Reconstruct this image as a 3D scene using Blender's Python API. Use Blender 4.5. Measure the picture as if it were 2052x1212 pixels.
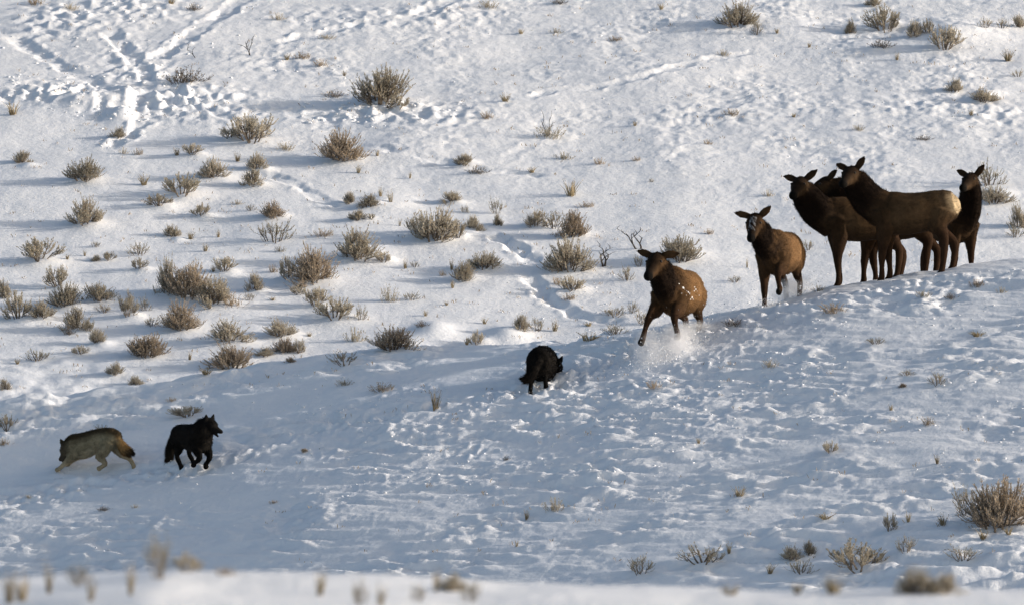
import bpy, bmesh, math, random
import numpy as np
from mathutils import Vector, Matrix, Quaternion
from mathutils.kdtree import KDTree
from mathutils.bvhtree import BVHTree

for _o in list(bpy.data.objects):
    bpy.data.objects.remove(_o)
scene = bpy.context.scene
COL = scene.collection

# ------------------------------------------------------------------ camera
LENS = 257.0
cam_data = bpy.data.cameras.new("camera")
cam_data.lens = LENS
cam_data.sensor_width = 36.0
cam_data.clip_start = 0.5
cam_data.clip_end = 6000.0
cam_data.dof.use_dof = True
cam_data.dof.focus_distance = 119.5
cam_data.dof.aperture_fstop = 6.0
camera = bpy.data.objects.new("camera", cam_data)
camera.location = (0, 0, 0)
camera.rotation_euler = (math.radians(90), 0, 0)
COL.objects.link(camera)
scene.camera = camera
FPX = 2052 * LENS / 36.0          # focal length in photo pixels (2052 wide)
CU, CV = 1026.0, 606.0

# ------------------------------------------------------------------ sky, sun, exposure
SUN_EL = math.radians(14.0)
SUN_AZ = math.radians(-4.0)        # from +x (right) turned towards +y (away)
SUN = Vector((math.cos(SUN_EL) * math.cos(SUN_AZ), math.cos(SUN_EL) * math.sin(SUN_AZ), math.sin(SUN_EL)))
world = bpy.data.worlds.new("World")
scene.world = world
world.use_nodes = True
wn = world.node_tree.nodes
sky = wn.new("ShaderNodeTexSky")
sky.sky_type = 'NISHITA'
sky.sun_disc = False
sky.sun_elevation = SUN_EL
sky.sun_rotation = math.radians(90) - SUN_AZ
sky.altitude = 0
sky.air_density = 1.0
sky.dust_density = 3.2
sky.ozone_density = 1.0
wn["Background"].inputs[1].default_value = 0.138
world.node_tree.links.new(sky.outputs[0], wn["Background"].inputs[0])
sun_data = bpy.data.lights.new("sun", 'SUN')
sun_data.energy = 3.7
sun_data.angle = math.radians(1.0)
sun_data.color = (1.0, 0.92, 0.83)
sun_obj = bpy.data.objects.new("sun", sun_data)
sun_obj.rotation_euler = SUN.to_track_quat('Z', 'Y').to_euler()
sun_obj.location = (60, 100, 40)
COL.objects.link(sun_obj)
scene.view_settings.view_transform = 'Standard'
scene.view_settings.look = 'None'
scene.view_settings.gamma = 1.0
scene.view_settings.exposure = 0.30
scene.cycles.max_bounces = 8
scene.cycles.volume_bounces = 6
scene.cycles.use_denoising = True

# ------------------------------------------------------------------ helpers
def link(o, parent=None):
    COL.objects.link(o)
    if parent is not None:
        o.parent = parent
    return o

def mesh_obj(name, verts, faces, mat, parent=None, smooth=False, link_it=True):
    me = bpy.data.meshes.new(name)
    me.from_pydata([tuple(v) for v in verts], [], [tuple(f) for f in faces])
    if mat:
        me.materials.append(mat)
    if smooth:
        me.polygons.foreach_set("use_smooth", [True] * len(me.polygons))
    me.update()
    o = bpy.data.objects.new(name, me)
    if link_it:
        link(o, parent)
    return o

def tag(o, label, cat, group=None, kind=None):
    if label: o["label"] = label
    if cat: o["category"] = cat
    if group: o["group"] = group
    if kind: o["kind"] = kind
    return o

def new_mat(name, rough=0.8, spec=0.2):
    m = bpy.data.materials.new(name)
    m.use_nodes = True
    b = m.node_tree.nodes["Principled BSDF"]
    b.inputs["Roughness"].default_value = rough
    b.inputs["Specular IOR Level"].default_value = spec
    return m, m.node_tree.nodes, m.node_tree.links, b

# ------------------------------------------------------------------ noise
_rng = np.random.RandomState(7)
_PERM = _rng.permutation(512)
_PERM = np.concatenate([_PERM, _PERM, _PERM])
_ANG = _rng.rand(512) * 2 * np.pi
_GX, _GY = np.cos(_ANG), np.sin(_ANG)

def perlin(x, y, seed=0):
    x = np.asarray(x, float) + seed * 17.31
    y = np.asarray(y, float) + seed * 9.77
    xi = np.floor(x).astype(int); yi = np.floor(y).astype(int)
    xf = x - xi; yf = y - yi
    xi &= 511; yi &= 511
    x1 = (xi + 1) & 511; y1 = (yi + 1) & 511
    def g(a, b, dx, dy):
        h = _PERM[_PERM[a] + b]
        return _GX[h] * dx + _GY[h] * dy
    u = xf * xf * xf * (xf * (xf * 6 - 15) + 10)
    v = yf * yf * yf * (yf * (yf * 6 - 15) + 10)
    n00 = g(xi, yi, xf, yf); n10 = g(x1, yi, xf - 1, yf)
    n01 = g(xi, y1, xf, yf - 1); n11 = g(x1, y1, xf - 1, yf - 1)
    return (n00 * (1 - u) + n10 * u) * (1 - v) + (n01 * (1 - u) + n11 * u) * v

def fbm(x, y, octv=3, seed=0, gain=0.5):
    s = 0; a = 1.0
    for k in range(octv):
        s = s + a * perlin(x * 2 ** k, y * 2 ** k, seed + k)
        a *= gain
    return s

def sstep(a, b, x):
    t = np.clip((x - a) / (b - a), 0, 1)
    return t * t * (3 - 2 * t)
# ------------------------------------------------------------------ the snowfield
B0, BS, BY = -1.6, 0.30, 122.0      # far hillside: height, slope, distance
def back_xy(u, v):                  # far-hillside point seen at a photo pixel
    y = (BS * BY - B0) / (BS + (v - CV) / FPX)
    return (u - CU) / FPX * y, y

_cu = np.array([-900, -300, 0, 200, 400, 600, 750, 900, 1050, 1150, 1250, 1400, 1550, 1680, 1760, 1900, 2052, 2400, 3200], float)
_cv = np.array([900, 845, 806, 782, 750, 722, 700, 690, 688, 684, 664, 642, 610, 569, 557, 541, 524, 498, 470], float)
_cx = (_cu - CU) / FPX * 120.0
_cz = -(_cv - CV) / FPX * 120.0
_tx = np.linspace(-16, 18, 1200)
_tz = np.interp(_tx, _cx, _cz)
_k = np.exp(-np.linspace(-2, 2, 45) ** 2); _k /= _k.sum()
_tz = np.convolve(np.pad(_tz, 22, mode='edge'), _k, 'valid')
YC = 120.0
_px = np.linspace(-16, 18, 400)                                   # even face: steeper cross-slope at the left
_ps = np.interp(_px, [-16, -8, -4, 0, 4, 9, 18], [0.14, 0.27, 0.25, 0.205, 0.17, 0.138, 0.06])
_pz = np.cumsum(_ps) * (_px[1] - _px[0]); _pz += -0.67 - np.interp(0, _px, _pz)

_bu = np.array([-600, 0, 180, 350, 600, 1000, 1500, 2052, 2600], float)
_bv = np.array([1200, 1166, 1152, 1138, 1152, 1172, 1184, 1184, 1190], float)
def seg_dist(x, y, pts):
    best = np.full(np.shape(x), 1e9); tt = np.zeros(np.shape(x)); acc = 0.0
    for (x0, y0), (x1, y1) in zip(pts[:-1], pts[1:]):
        dx, dy = x1 - x0, y1 - y0; L = math.hypot(dx, dy) + 1e-9
        t = np.clip(((x - x0) * dx + (y - y0) * dy) / (L * L), 0, 1)
        d = np.hypot(x - x0 - t * dx, y - y0 - t * dy)
        m = d < best
        best = np.where(m, d, best); tt = np.where(m, acc + t * L, tt)
        acc += L
    return best, tt

def bpts(l): return [back_xy(u, v) for u, v in l]
# trails ploughed through the snow of the far hillside: (pixels, half width, depth, berm)
TRAILS = [
    (bpts([(948, 452), (985, 468), (1020, 488), (1052, 512), (1078, 535)]), 0.15, 0.17, 0.05),
    (bpts([(1046, 536), (1072, 560), (1095, 585), (1118, 606), (1150, 626), (1200, 640), (1260, 648)]), 0.15, 0.18, 0.06),
    (bpts([(470, 332), (520, 342), (560, 352), (600, 372), (640, 396), (690, 412), (740, 418)]), 0.14, 0.10, 0.03),
    (bpts([(200, 296), (222, 286), (250, 268), (272, 248), (290, 226)]), 0.14, 0.14, 0.09),
    (bpts([(-20, 36), (60, 82), (110, 112), (160, 142), (220, 166)]), 0.16, 0.13, 0.06),
    (bpts([(215, 50), (240, 80), (262, 106), (284, 130), (300, 165)]), 0.16, 0.13, 0.09),
    (bpts([(290, 120), (340, 92), (390, 62), (440, 30), (490, -12)]), 0.17, 0.14, 0.09),
    (bpts([(820, 46), (860, 24), (900, 6), (930, -20)]), 0.20, 0.08, 0.16),
    (bpts([(520, 90), (590, 72), (650, 62), (720, 48), (800, 42)]), 0.14, 0.09, 0.07),
    (bpts([(1040, 205), (1110, 180), (1200, 176), (1290, 162), (1420, 122), (1560, 104)]), 0.13, 0.07, 0.07),
    (bpts([(700, 286), (780, 302), (880, 322), (970, 336), (1060, 346), (1120, 352)]), 0.12, 0.08, 0.03),
    (bpts([(1000, 332), (1040, 300), (1080, 284)]), 0.11, 0.05, 0.05),
    (bpts([(1390, 325), (1430, 318), (1500, 300)]), 0.12, 0.05, 0.06),
    (bpts([(1400, 60), (1470, 64), (1520, 80), (1600, 86)]), 0.15, 0.05, 0.07),
]
# churned snow on the far hillside: (u, v, radius u px, radius v px, amplitude)
CHURN = [(120, 190, 210, 22, 0.26), (330, 205, 150, 30, 0.30), (270, 140, 80, 45, 0.16), (420, 225, 120, 22, 0.18),
         (760, 228, 170, 20, 0.20), (880, 236, 90, 20, 0.18), (90, 40, 160, 40, 0.14), (260, 20, 120, 30, 0.14),
         (560, 120, 120, 40, 0.08), (1440, 230, 120, 24, 0.10), (1820, 220, 160, 22, 0.10), (1980, 230, 90, 25, 0.10),
         (700, 40, 150, 22, 0.10), (900, 30, 120, 22, 0.10)]
# drift mounds and wind-scooped humps: (u, v, half width m, half depth m, height)
MOUNDS = [(872, 664, .35, .5, .13), (1018, 672, .38, .5, .16), (1900, 90, .7, 1.0, .14), (1950, 82, .7, 1.0, .12),
          (1560, 60, .7, .9, .10), (1760, 108, .9, .7, .12), (780, 404, .5, .7, .09), (240, 228, .25, .35, .16),
          (165, 200, .5, .4, .20), (235, 196, .35, .35, .16), (800, 300, .8, .6, .05), (240, 178, .3, .35, .12)]
SHRUB_MOUNDS = []                    # filled from the shrub table below

def base_height(x, y):
    zc = np.interp(x, _tx, _tz)
    s = 0.30
    d = YC - y; r = 1.6
    wz = np.exp(-np.maximum(d, 0) / 2.2)
    zf = zc * wz + np.interp(x, _px, _pz) * (1 - wz)              # the crest line fades into an even face
    n = zf - np.where(d > 0, s, 0.25) * (np.sqrt(d * d + r * r) - r)
    b = B0 + BS * (y - BY) + 0.010 * np.clip(x, -60, 60)
    b = np.where(y > 230, B0 + BS * (230 - BY) + 40 * (1 - np.exp(-(y - 230) / 130.0)) , b)
    k = 0.45
    h = np.clip(0.5 + 0.5 * (b - n) / k, 0, 1)
    m = n * (1 - h) + b * h + k * h * (1 - h)
    m = np.maximum(m, -7.0)
    # foreground bank close to the camera
    v = np.interp(x / 30.0 * FPX + CU, _bu, _bv)
    bz = -(v - CV) / FPX * 30.0
    fr = np.where(y < 30, bz - 0.020 * (30 - y) - 0.012 * np.maximum(0, 26 - y), bz - 0.06 * (np.sqrt((y - 30) ** 2 + 0.6) - 0.775) - 0.012 * np.clip(y - 30, 0, 40) ** 1.6)
    w = sstep(50, 80, y)
    fr = np.maximum(fr, -7.0)
    return fr * (1 - w) + m * w

def near_xy(u, v):
    ys = np.arange(100.0, 124.0, 0.05); xs = (u - CU) / FPX * ys
    k = np.nonzero(base_height(xs, ys) >= -(v - CV) / FPX * ys)[0]
    k = k[0] if len(k) else len(ys) - 1
    return float(xs[k]), float(ys[k])
RUNS = [[near_xy(*p) for p in l] for l in (
    [(1900, 560), (1760, 585), (1680, 600), (1600, 616), (1520, 640), (1440, 672), (1370, 694), (1280, 708)],
    [(1130, 770), (1040, 792), (930, 806), (800, 830), (640, 862), (520, 900), (430, 934), (330, 945), (200, 962), (90, 990), (-30, 1010)],
    [(1260, 712), (1200, 736), (1120, 776)])]

def pix(x, y, z):
    return CU + FPX * x / y, CV - FPX * z / y

def height(x, y):
    x = np.asarray(x, float); y = np.asarray(y, float)
    h = base_height(x, y); hb0 = h.copy()
    yy = np.maximum(y, 5.0)
    u, v = pix(x, yy, h)
    zc = np.interp(x, _tx, _tz)
    front = 1 - sstep(YC - 0.5, YC + 2.5, y)                      # 1 on the near ridge
    mid = sstep(80, 96, y)
    near = front * mid
    far = (1 - front)
    bank = 1 - sstep(40, 60, y)
    # large soft undulations
    h = h + far * (0.10 * perlin(x / 3.6, y / 4.5, 1) + 0.05 * perlin(x / 1.5, y / 2.0, 2))
    h = h + near * (0.10 * perlin(x / 3.0 + y * .12, y / 2.6, 3))
    # wind-packed ripples (sastrugi) on the near ridge, stretched across the slope
    wx, wy = x + 0.5 * perlin(x / 1.4, y / 1.4, 11), 0.25 * y + 0.75 * (hb0 / 0.30) + 0.16 * perlin(x / 1.1, y / 1.1, 12)
    rough_r = 0.22 + 0.90 * sstep(-0.30, 0.40, perlin(x / 2.6, y / 1.5, 13))
    rip = fbm(wx / 0.95, wy / 0.34, 3, 20, 0.58)
    rip2 = 1 - np.abs(perlin(wx / 0.60, wy / 0.15, 24)) * 2
    rip3 = fbm(wx / 0.24, wy / 0.12, 2, 27, 0.6)
    calm_left = 1 - 0.30 * sstep(-1.0, -5.0, x) * sstep(118.2, 116.0, y)
    h = h + near * rough_r * calm_left * (0.120 * rip + 0.032 * rip2 + 0.034 * rip3)
    # trampled band where the animals ran: lumps and hoof pits
    uu = u; vv = v
    tr = np.exp(-((vv - (905 - 0.16 * (uu - 700))) / 110.0) ** 2) * sstep(480, 760, uu) * (1 - sstep(1350, 1750, uu))
    tr = tr + 0.9 * np.exp(-((vv - np.interp(uu, [1000, 1350, 1550, 1750], [770, 705, 640, 600])) / 34.0) ** 2) * sstep(1050, 1200, uu) * (1 - sstep(1650, 1800, uu))
    lump = np.maximum(0, perlin(x / 0.13, y / 0.15, 31)) ** 1.3 + 0.5 * np.maximum(0, perlin(x / 0.09, y / 0.11, 32))
    h = h + near * (tr + 0.10) * 0.065 * lump * (0.25 + sstep(-.2, .4, perlin(x / .9, y / 1.0, 33)))
    # far hillside: crusty fine relief growing uphill and to the right
    cr = sstep(420, 250, v) * (0.35 + 0.65 * sstep(450, 900, u)) + 0.12 + 0.25 * sstep(1150, 1500, u)
    gust = 0.3 + 0.7 * sstep(-0.2, 0.4, perlin(x / 1.7, y / 2.4, 40))
    h = h + far * cr * gust * (0.036 * fbm(x / 0.60 + y * .1, y / 0.42, 4, 41, 0.62) + 0.024 * np.maximum(0, perlin(x / 0.15, y / 0.15, 44)))
    h = h + far * 0.010 * fbm(x / 0.4, y / 0.5, 2, 47)
    # lower left of the far hillside merges into a rippled hollow
    hol = np.exp(-((v - 770) / 60.0) ** 2) * sstep(500, 100, u)
    h = h + hol * 0.09 * fbm(x / 0.9, y / 0.7, 3, 51)
    # churned snow
    ch = np.zeros(np.shape(h))
    for (cu, cv, ru, rv, a) in CHURN:
        ch = np.maximum(ch, a * np.exp(-((u - cu) / ru) ** 2 - ((v - cv) / rv) ** 2))
    lum = np.maximum(0, perlin(x / 0.28, y / 0.32, 61) + 0.15) + 0.7 * np.maximum(0, perlin(x / 0.15, y / 0.17, 62)) - 0.5 * np.maximum(0, perlin(x / 0.6, y / 0.7, 63))
    h = h + far * ch * 0.75 * lum
    # trails
    for pts, wid, dep, berm in TRAILS:
        xs = [p[0] for p in pts]; ys = [p[1] for p in pts]
        m = (x > min(xs) - 1.2) & (x < max(xs) + 1.2) & (y > min(ys) - 1.2) & (y < max(ys) + 1.2)
        if not m.any(): continue
        d, t = seg_dist(x[m], y[m], pts)
        d = np.abs(d + 0.16 * perlin(x[m] / 0.5, y[m] / 0.5, 71) + 0.07 * perlin(x[m] / 0.17, y[m] / 0.17, 75))
        a = np.clip(0.62 + 1.1 * perlin(t / 0.45, t * 0 + 3.3 + dep * 50, 72), 0.12, 1.1) * sstep(0, .7, t) * sstep(0, .7, t.max() - t)
        h[m] = h[m] - 0.62 * dep * a * np.exp(-(d / wid) ** 4) * (1 + 0.5 * perlin(x[m] / 0.15, y[m] / 0.15, 73)) \
            + 0.7 * berm * a * np.exp(-((d - wid * 1.55) / (wid * 0.45)) ** 2) * (0.15 + 1.7 * np.maximum(0, perlin(x[m] / 0.18, y[m] / 0.2, 74)))
    for pts in RUNS:                                              # paths the animals ploughed along the near ridge
        xs = [p[0] for p in pts]; ys = [p[1] for p in pts]
        m = (x > min(xs) - 1) & (x < max(xs) + 1) & (y > min(ys) - 1) & (y < max(ys) + 1)
        d, t = seg_dist(x[m], y[m], pts)
        d = np.abs(d + 0.30 * perlin(x[m] / 0.8, y[m] / 0.8, 77))
        pit = np.maximum(0, perlin(x[m] / 0.17, y[m] / 0.22, 78) + .12)
        clod = np.maximum(0, perlin(x[m] / 0.10, y[m] / 0.12, 79))
        h[m] = h[m] + np.exp(-(d / 0.28) ** 2) * (-0.13 * pit + 0.05 * clod)
    for (cu, cv, rx, ry, a) in MOUNDS:
        bx, by = back_xy(cu, cv)
        h = h + far * a * np.exp(-((x - bx) / rx) ** 2 - ((y - by) / ry) ** 2)
    for (bx, by, rx, a) in SHRUB_MOUNDS:
        m = (np.abs(x - bx) < rx * 3) & (np.abs(y - by) < rx * 3)
        if m.any():
            h[m] = h[m] + a * np.exp(-((x[m] - bx) / rx) ** 2 - ((y[m] - by) / rx) ** 2)
    # foreground bank
    h = h + bank * (0.012 * fbm(x / 0.5, y / 0.8, 3, 81) + 0.035 * perlin(x / 0.9, y / 1.5, 84))
    # hills beyond the frame
    out = sstep(14, 60, np.abs(x)) + sstep(165, 240, y)
    h = h + out * mid * 2.0 * fbm(x / 35.0, y / 35.0, 3, 91)
    return h

def _grow(start, step, end, ratio):
    out = []; p = start; s = step
    while abs(p) < abs(end):
        s *= ratio; p += s * (1 if end > 0 else -1); out.append(p)
    return out
gx = np.arange(-9.6, 9.9, 0.031)
gx = np.array(sorted(_grow(gx[0], .05, -900, 1.16)) + list(gx) + _grow(gx[-1], .05, 900, 1.16))
gy = list(np.arange(-30, 22, 4.0)) + list(np.arange(22, 34, 0.10)) + list(np.arange(34, 60, 1.5)) + list(np.arange(60, 100, 1.0)) \
    + list(np.arange(100, 104, 0.12)) + list(np.arange(104, 121.5, 0.050)) + list(np.arange(121.5, 150, 0.060)) + list(np.arange(150, 153, 0.2))
gy = np.array(gy + [g for g in (153 + np.cumsum(0.4 * 1.11 ** np.arange(55))) ])
GX_, GY_ = np.meshgrid(gx, gy)
# ------------------------------------------------------------------ shrub table
# base pixel u, v, width, height (photo pixels), kind, optional own description
# kinds: S dense sagebrush, O open sagebrush, R russet sagebrush, P pale sparse sagebrush, G dry grass tuft, L low half-buried sprigs, D dead branch
SHRUBS = [
 (764,207,112,78,'S',"big spreading sagebrush alone high up, left of centre near the top"),
 (172,447,68,56,'S',"round upright sagebrush near the left edge, above the fan-shaped one"),
 (78,521,86,50,'O',"fan-shaped open sagebrush with splayed shoots close to the left edge"),
 (170,361,76,46,'S',"wide olive sagebrush at the left, highest of the full bushes there"),
 (365,391,82,48,'O',"double-crowned open sagebrush below the small mid-left tufts"),
 (503,284,96,62,'O',"tall loose sagebrush under the churned snow, with a low left wing"),
 (684,317,92,62,'R',"dense russet sagebrush on the slope below the big spreading one"),
 (427,356,58,42,'S',"greyish sagebrush directly above right of the double-crowned one"),
 (336,586,46,76,'S',"tall narrow left end of the long sagebrush thicket at mid left"),
 (378,594,88,72,'R',"broad russet middle bush of the long sagebrush thicket"),
 (427,608,70,56,'S',"right hand bush of the long sagebrush thicket"),
 (467,612,42,26,'L',"low trailing sprigs at the right end of the long thicket"),
 (628,562,92,74,'R',"large brown sagebrush with a leafy base, right of the long thicket"),
 (573,559,36,50,'O',"slim open sagebrush hugging the left side of the large brown one"),
 (718,518,90,64,'S',"dark compact sagebrush with a bare stem at its right foot"),
 (872,480,88,70,'S',"broad upright sagebrush, biggest in the middle of the picture"),
 (836,470,50,46,'O',"left wing bush of the broad central sagebrush"),
 (916,478,34,42,'O',"right wing bush of the broad central sagebrush"),
 (1147,474,60,58,'R',"brown upright sagebrush just above the globe-shaped one"),
 (1140,542,96,70,'S',"globe-shaped sagebrush beside the sunken trail"),
 (1108,458,54,40,'P',"pale middle bush of the row ending at the brown upright one"),
 (1074,453,50,34,'S',"left bush of the row ending at the brown upright one"),
 (1362,523,88,54,'S',"wide pale-green sagebrush behind the head of the nearest running elk"),
 (553,487,72,54,'P',"pale brushy sagebrush right of the leftmost small twigs, mid left"),
 (547,435,48,34,'R',"small dense brown sagebrush just above the pale brushy one"),
 (362,656,76,60,'R',"domed sagebrush with a russet crown below the long thicket"),
 (296,714,78,50,'R',"rust-red spreading sagebrush above the black wolf at the left"),
 (463,737,92,50,'R',"dark brown sagebrush standing on the edge of the near ridge"),
 (790,699,98,50,'R',"large rusty-brown sagebrush on the ridge edge left of the running wolf"),
 (460,681,82,44,'S',"grey-olive sagebrush between the domed one and the ridge"),
 (561,671,62,34,'S',"low mounded sagebrush above the pinkish tufts"),
 (671,638,86,46,'O',"twin-clump open sagebrush under the large brown one"),
 (633,613,52,40,'O',"leaning open sagebrush between the large brown and twin-clump ones"),
 (133,611,66,48,'S',"bushy grey sagebrush in the crowd at the far left"),
 (153,657,56,48,'S',"stocky dark sagebrush at the lower end of the far-left crowd"),
 (38,637,58,62,'O',"tall tangled sagebrush beside the left edge, in the far-left crowd"),
 (198,601,66,36,'S',"flat-topped sagebrush right of the bushy grey one"),
 (257,634,38,54,'O',"slender dark sagebrush at the right of the far-left crowd"),
 (291,622,28,34,'P',"spindly pale sagebrush touching the slender dark one"),
 (118,573,52,46,'O',"pointed grey sagebrush heading the far-left crowd"),
 (85,634,52,36,'S',"small shaded sagebrush between the tangled and the bushy grey one"),
 (8,598,28,42,'S',"sagebrush cut by the left edge in the far-left crowd"),
 (515,337,42,34,'S',None),(506,371,48,36,'S',None),(476,325,22,20,'G',None),(461,276,40,24,'O',None),
 (572,301,36,16,'L',None),(372,166,84,30,'L',None),(26,231,38,30,'G',None),(45,326,36,26,'S',None),
 (236,276,32,24,'S',None),(248,309,20,14,'L',None),(277,311,20,14,'L',None),(355,313,20,16,'G',None),
 (386,310,42,24,'O',None),(289,372,30,26,'G',None),(320,412,52,26,'O',None),(403,431,44,26,'O',None),
 (73,10,36,16,'L',None),(142,21,30,14,'L',None),(343,9,26,14,'G',None),(388,22,30,14,'L',None),(558,41,34,14,'L',None),
 (575,121,22,14,'G',None),(605,119,34,14,'L',None),(645,133,32,14,'L',None),(655,79,36,9,'L',None),(670,196,46,14,'L',None),(690,154,16,12,'G',None),
 (476,410,26,9,'L',None),(502,424,22,16,'P',None),(648,475,42,16,'L',None),(345,474,32,26,'S',None),(381,481,22,16,'G',None),
 (437,477,14,18,'G',None),(412,505,18,18,'G',None),(135,521,14,12,'G',None),(170,515,10,14,'G',None),(192,496,18,14,'P',None),
 (193,524,20,14,'S',None),(218,522,28,20,'O',None),(281,512,52,30,'P',None),(278,539,36,24,'O',None),(450,545,46,32,'O',None),
 (428,546,16,14,'G',None),(510,581,38,36,'S',None),(499,603,22,20,'P',None),(547,602,20,8,'G',None),(549,546,20,16,'L',None),
 (561,506,22,12,'L',None),(597,591,28,24,'O',None),(138,671,24,18,'L',None),(207,626,38,20,'P',None),(305,655,36,24,'P',None),
 (194,685,36,30,'S',None),(177,664,22,28,'O',None),(620,674,18,10,'G',None),(530,713,42,20,'S',None),(570,706,50,32,'R',None),
 (598,708,28,34,'O',None),(582,725,22,12,'R',None),(413,751,46,14,'G',None),(380,721,14,20,'G',None),(76,723,48,26,'P',None),
 (35,729,18,12,'G',None),(160,709,38,20,'O',None),(232,751,36,26,'S',None),(272,771,30,20,'S',None),(10,779,28,24,'S',None),
 (691,732,70,30,'P',None),(700,408,24,26,'S',None),(739,413,42,26,'S',None),(763,394,16,22,'G',None),(783,406,18,26,'G',None),
 (718,441,38,22,'S',None),(745,442,16,14,'O',None),(768,527,32,24,'O',None),(801,454,10,16,'G',None),(947,457,28,28,'S',None),
 (962,464,20,16,'S',None),(905,404,40,22,'S',None),(992,428,28,38,'P',None),(999,452,20,26,'S',None),(933,427,20,18,'P',None),
 (1176,541,28,20,'L',None),(1144,394,46,36,'G',None),(1175,416,32,12,'L',None),
 (1256,563,32,36,'P',None),(1279,536,22,28,'P',None),(970,539,64,36,'S',None),(928,559,46,40,'S',None),(905,541,14,24,'G',None),
 (888,553,16,12,'L',None),(907,579,14,20,'G',None),(812,539,14,22,'G',None),(832,537,22,14,'P',None),(779,605,34,32,'L',None),
 (825,603,34,20,'P',None),(895,613,14,10,'G',None),(721,641,30,36,'P',None),(853,633,16,14,'G',None),(845,654,28,12,'L',None),
 (711,684,44,28,'L',None),(955,691,38,30,'O',None),(935,691,18,18,'G',None),(971,649,18,16,'G',None),(1044,660,36,34,'S',None),
 (1075,664,38,32,'P',None),(1112,663,22,28,'G',None),(1140,601,26,14,'L',None),(1145,582,52,32,'O',None),(1121,571,26,14,'L',None),
 (1180,653,28,10,'G',None),(1232,634,46,22,'P',None),(1266,627,28,28,'P',None),(1290,650,34,34,'P',None),(1235,670,52,26,'P',None),(1180,682,70,18,'G',None),
 (978,16,38,16,'L',None),(1120,9,30,12,'L',None),(1325,21,20,14,'G',None),(1045,69,20,12,'G',None),(1114,67,28,10,'L',None),(1233,83,28,10,'L',None),
 (1012,204,30,18,'G',None),(978,239,28,14,'L',None),(1100,276,58,24,'L',None),(930,329,40,22,'S',None),(957,349,42,15,'L',None),(1066,346,30,12,'G',None),
 (1130,319,40,14,'L',None),(756,314,14,14,'G',None),(718,347,18,18,'G',None),(821,359,10,16,'G',None),(1272,253,14,12,'G',None),(1275,323,18,10,'L',None),
 (1203,331,26,12,'L',None),(1305,366,10,8,'L',None),
 (1478,50,78,52,'S',"full sagebrush with a drift behind it near the top, right of centre"),
 (1772,64,74,58,'O',"tallest open sagebrush of the group in the top right corner"),
 (1893,99,66,52,'O',"vase-shaped sagebrush, lowest of the top right group"),
 (1517,71,26,38,'P',None),(1557,69,14,12,'G',None),(1752,12,34,20,'S',None),(1703,67,22,32,'S',None),(1832,73,36,36,'S',None),(1857,68,26,34,'O',None),
 (1766,96,48,16,'L',None),(1797,121,16,18,'G',None),(1974,56,28,24,'P',None),(2008,57,30,24,'P',None),(2042,55,28,28,'S',None),
 (1912,184,34,30,'S',None),(1970,204,56,28,'S',None),(2020,123,36,26,'G',None),(2041,155,24,18,'P',None),(1945,233,18,14,'G',None),
 (1622,96,12,12,'G',None),(1449,113,28,12,'L',None),(1465,233,32,14,'L',None),(1591,236,18,10,'G',None),(1420,290,20,10,'L',None),(1720,262,24,12,'L',None),(1850,282,36,10,'L',None),
 (1982,372,70,56,'P',"hazy sagebrush behind the lone elk standing at the far right"),
 (1992,407,74,36,'S',"low sagebrush under the hazy one behind the far right elk"),
 (2042,456,38,52,'S',"upright sagebrush at the right edge, level with the elk bellies"),
 (2036,476,42,26,'P',None),(1619,502,28,24,'P',None),(1497,537,8,22,'G',None),(1473,567,30,16,'P',None),(1540,395,24,14,'L',None),(1420,470,20,12,'L',None),
 (2002,1052,136,102,'R',"biggest foreground sagebrush, rooted at the lower right edge"),
 (1934,1030,44,72,'P',"bare thin-stemmed sagebrush at the left flank of the biggest foreground one"),
 (1717,1140,112,60,'O',"wide sparse clump of upright shoots low on the near ridge"),
 (1405,1127,106,44,'P',"long sparse row of pale shoots at the foot of the near ridge"),
 (1285,1151,62,42,'P',"splayed pale shoots just left of the long sparse row"),
 (1782,1064,30,40,'O',None),(1820,1046,18,22,'G',None),(1891,1053,32,26,'G',None),(1461,1108,16,26,'G',None),(1621,1115,26,30,'S',None),
 (1588,1122,46,30,'S',None),(1604,1148,48,32,'P',None),(1816,1106,46,38,'P',None),(1928,1121,62,30,'P',None),(1970,1082,32,22,'G',None),(2021,1073,30,16,'G',None),
 (1543,1151,28,22,'G',None),(1655,1041,52,14,'G',None),(1482,995,38,22,'G',None),(1664,906,36,26,'O',None),(1878,931,18,20,'G',None),(1862,852,28,16,'L',None),
 (1785,823,16,14,'G',None),(1400,891,14,12,'G',None),(1816,753,30,15,'P',None),(1878,771,42,28,'P',None),(1809,776,16,10,'R',None),(1755,689,42,16,'P',None),
 (1850,594,32,12,'L',None),(1905,602,28,12,'L',None),(2007,588,24,12,'L',None),(1957,577,34,14,'L',None),(1673,624,58,18,'L',None),(1960,675,54,12,'G',None),
 (1543,736,32,16,'L',None),(1471,655,42,14,'L',None),(1642,584,32,12,'L',None),(765,784,48,18,'L',None),(872,820,30,46,'G',"grass tuft with tall thin stalks on the near ridge left of the running wolf"),
 (1312,778,34,14,'L',None),(690,772,36,12,'L',None),(1014,922,14,10,'L',None),(1112,1022,50,26,'L',None),(1055,1044,18,22,'G',None),(1035,1097,12,14,'G',None),
 (343,805,20,9,'L',None),(376,834,68,24,'O',"tuft leaning in the snow just above the black wolf at the left"),(15,862,40,34,'O',None),(8,892,26,14,'L',None),(205,868,38,18,'G',"thin grass tuft right behind the back of the grey wolf"),
 (57,1004,14,8,'L',None),(208,1023,28,9,'L',None),(271,1018,18,8,'L',None),(548,1010,18,7,'L',None),(610,905,16,8,'R',None),
]
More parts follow.
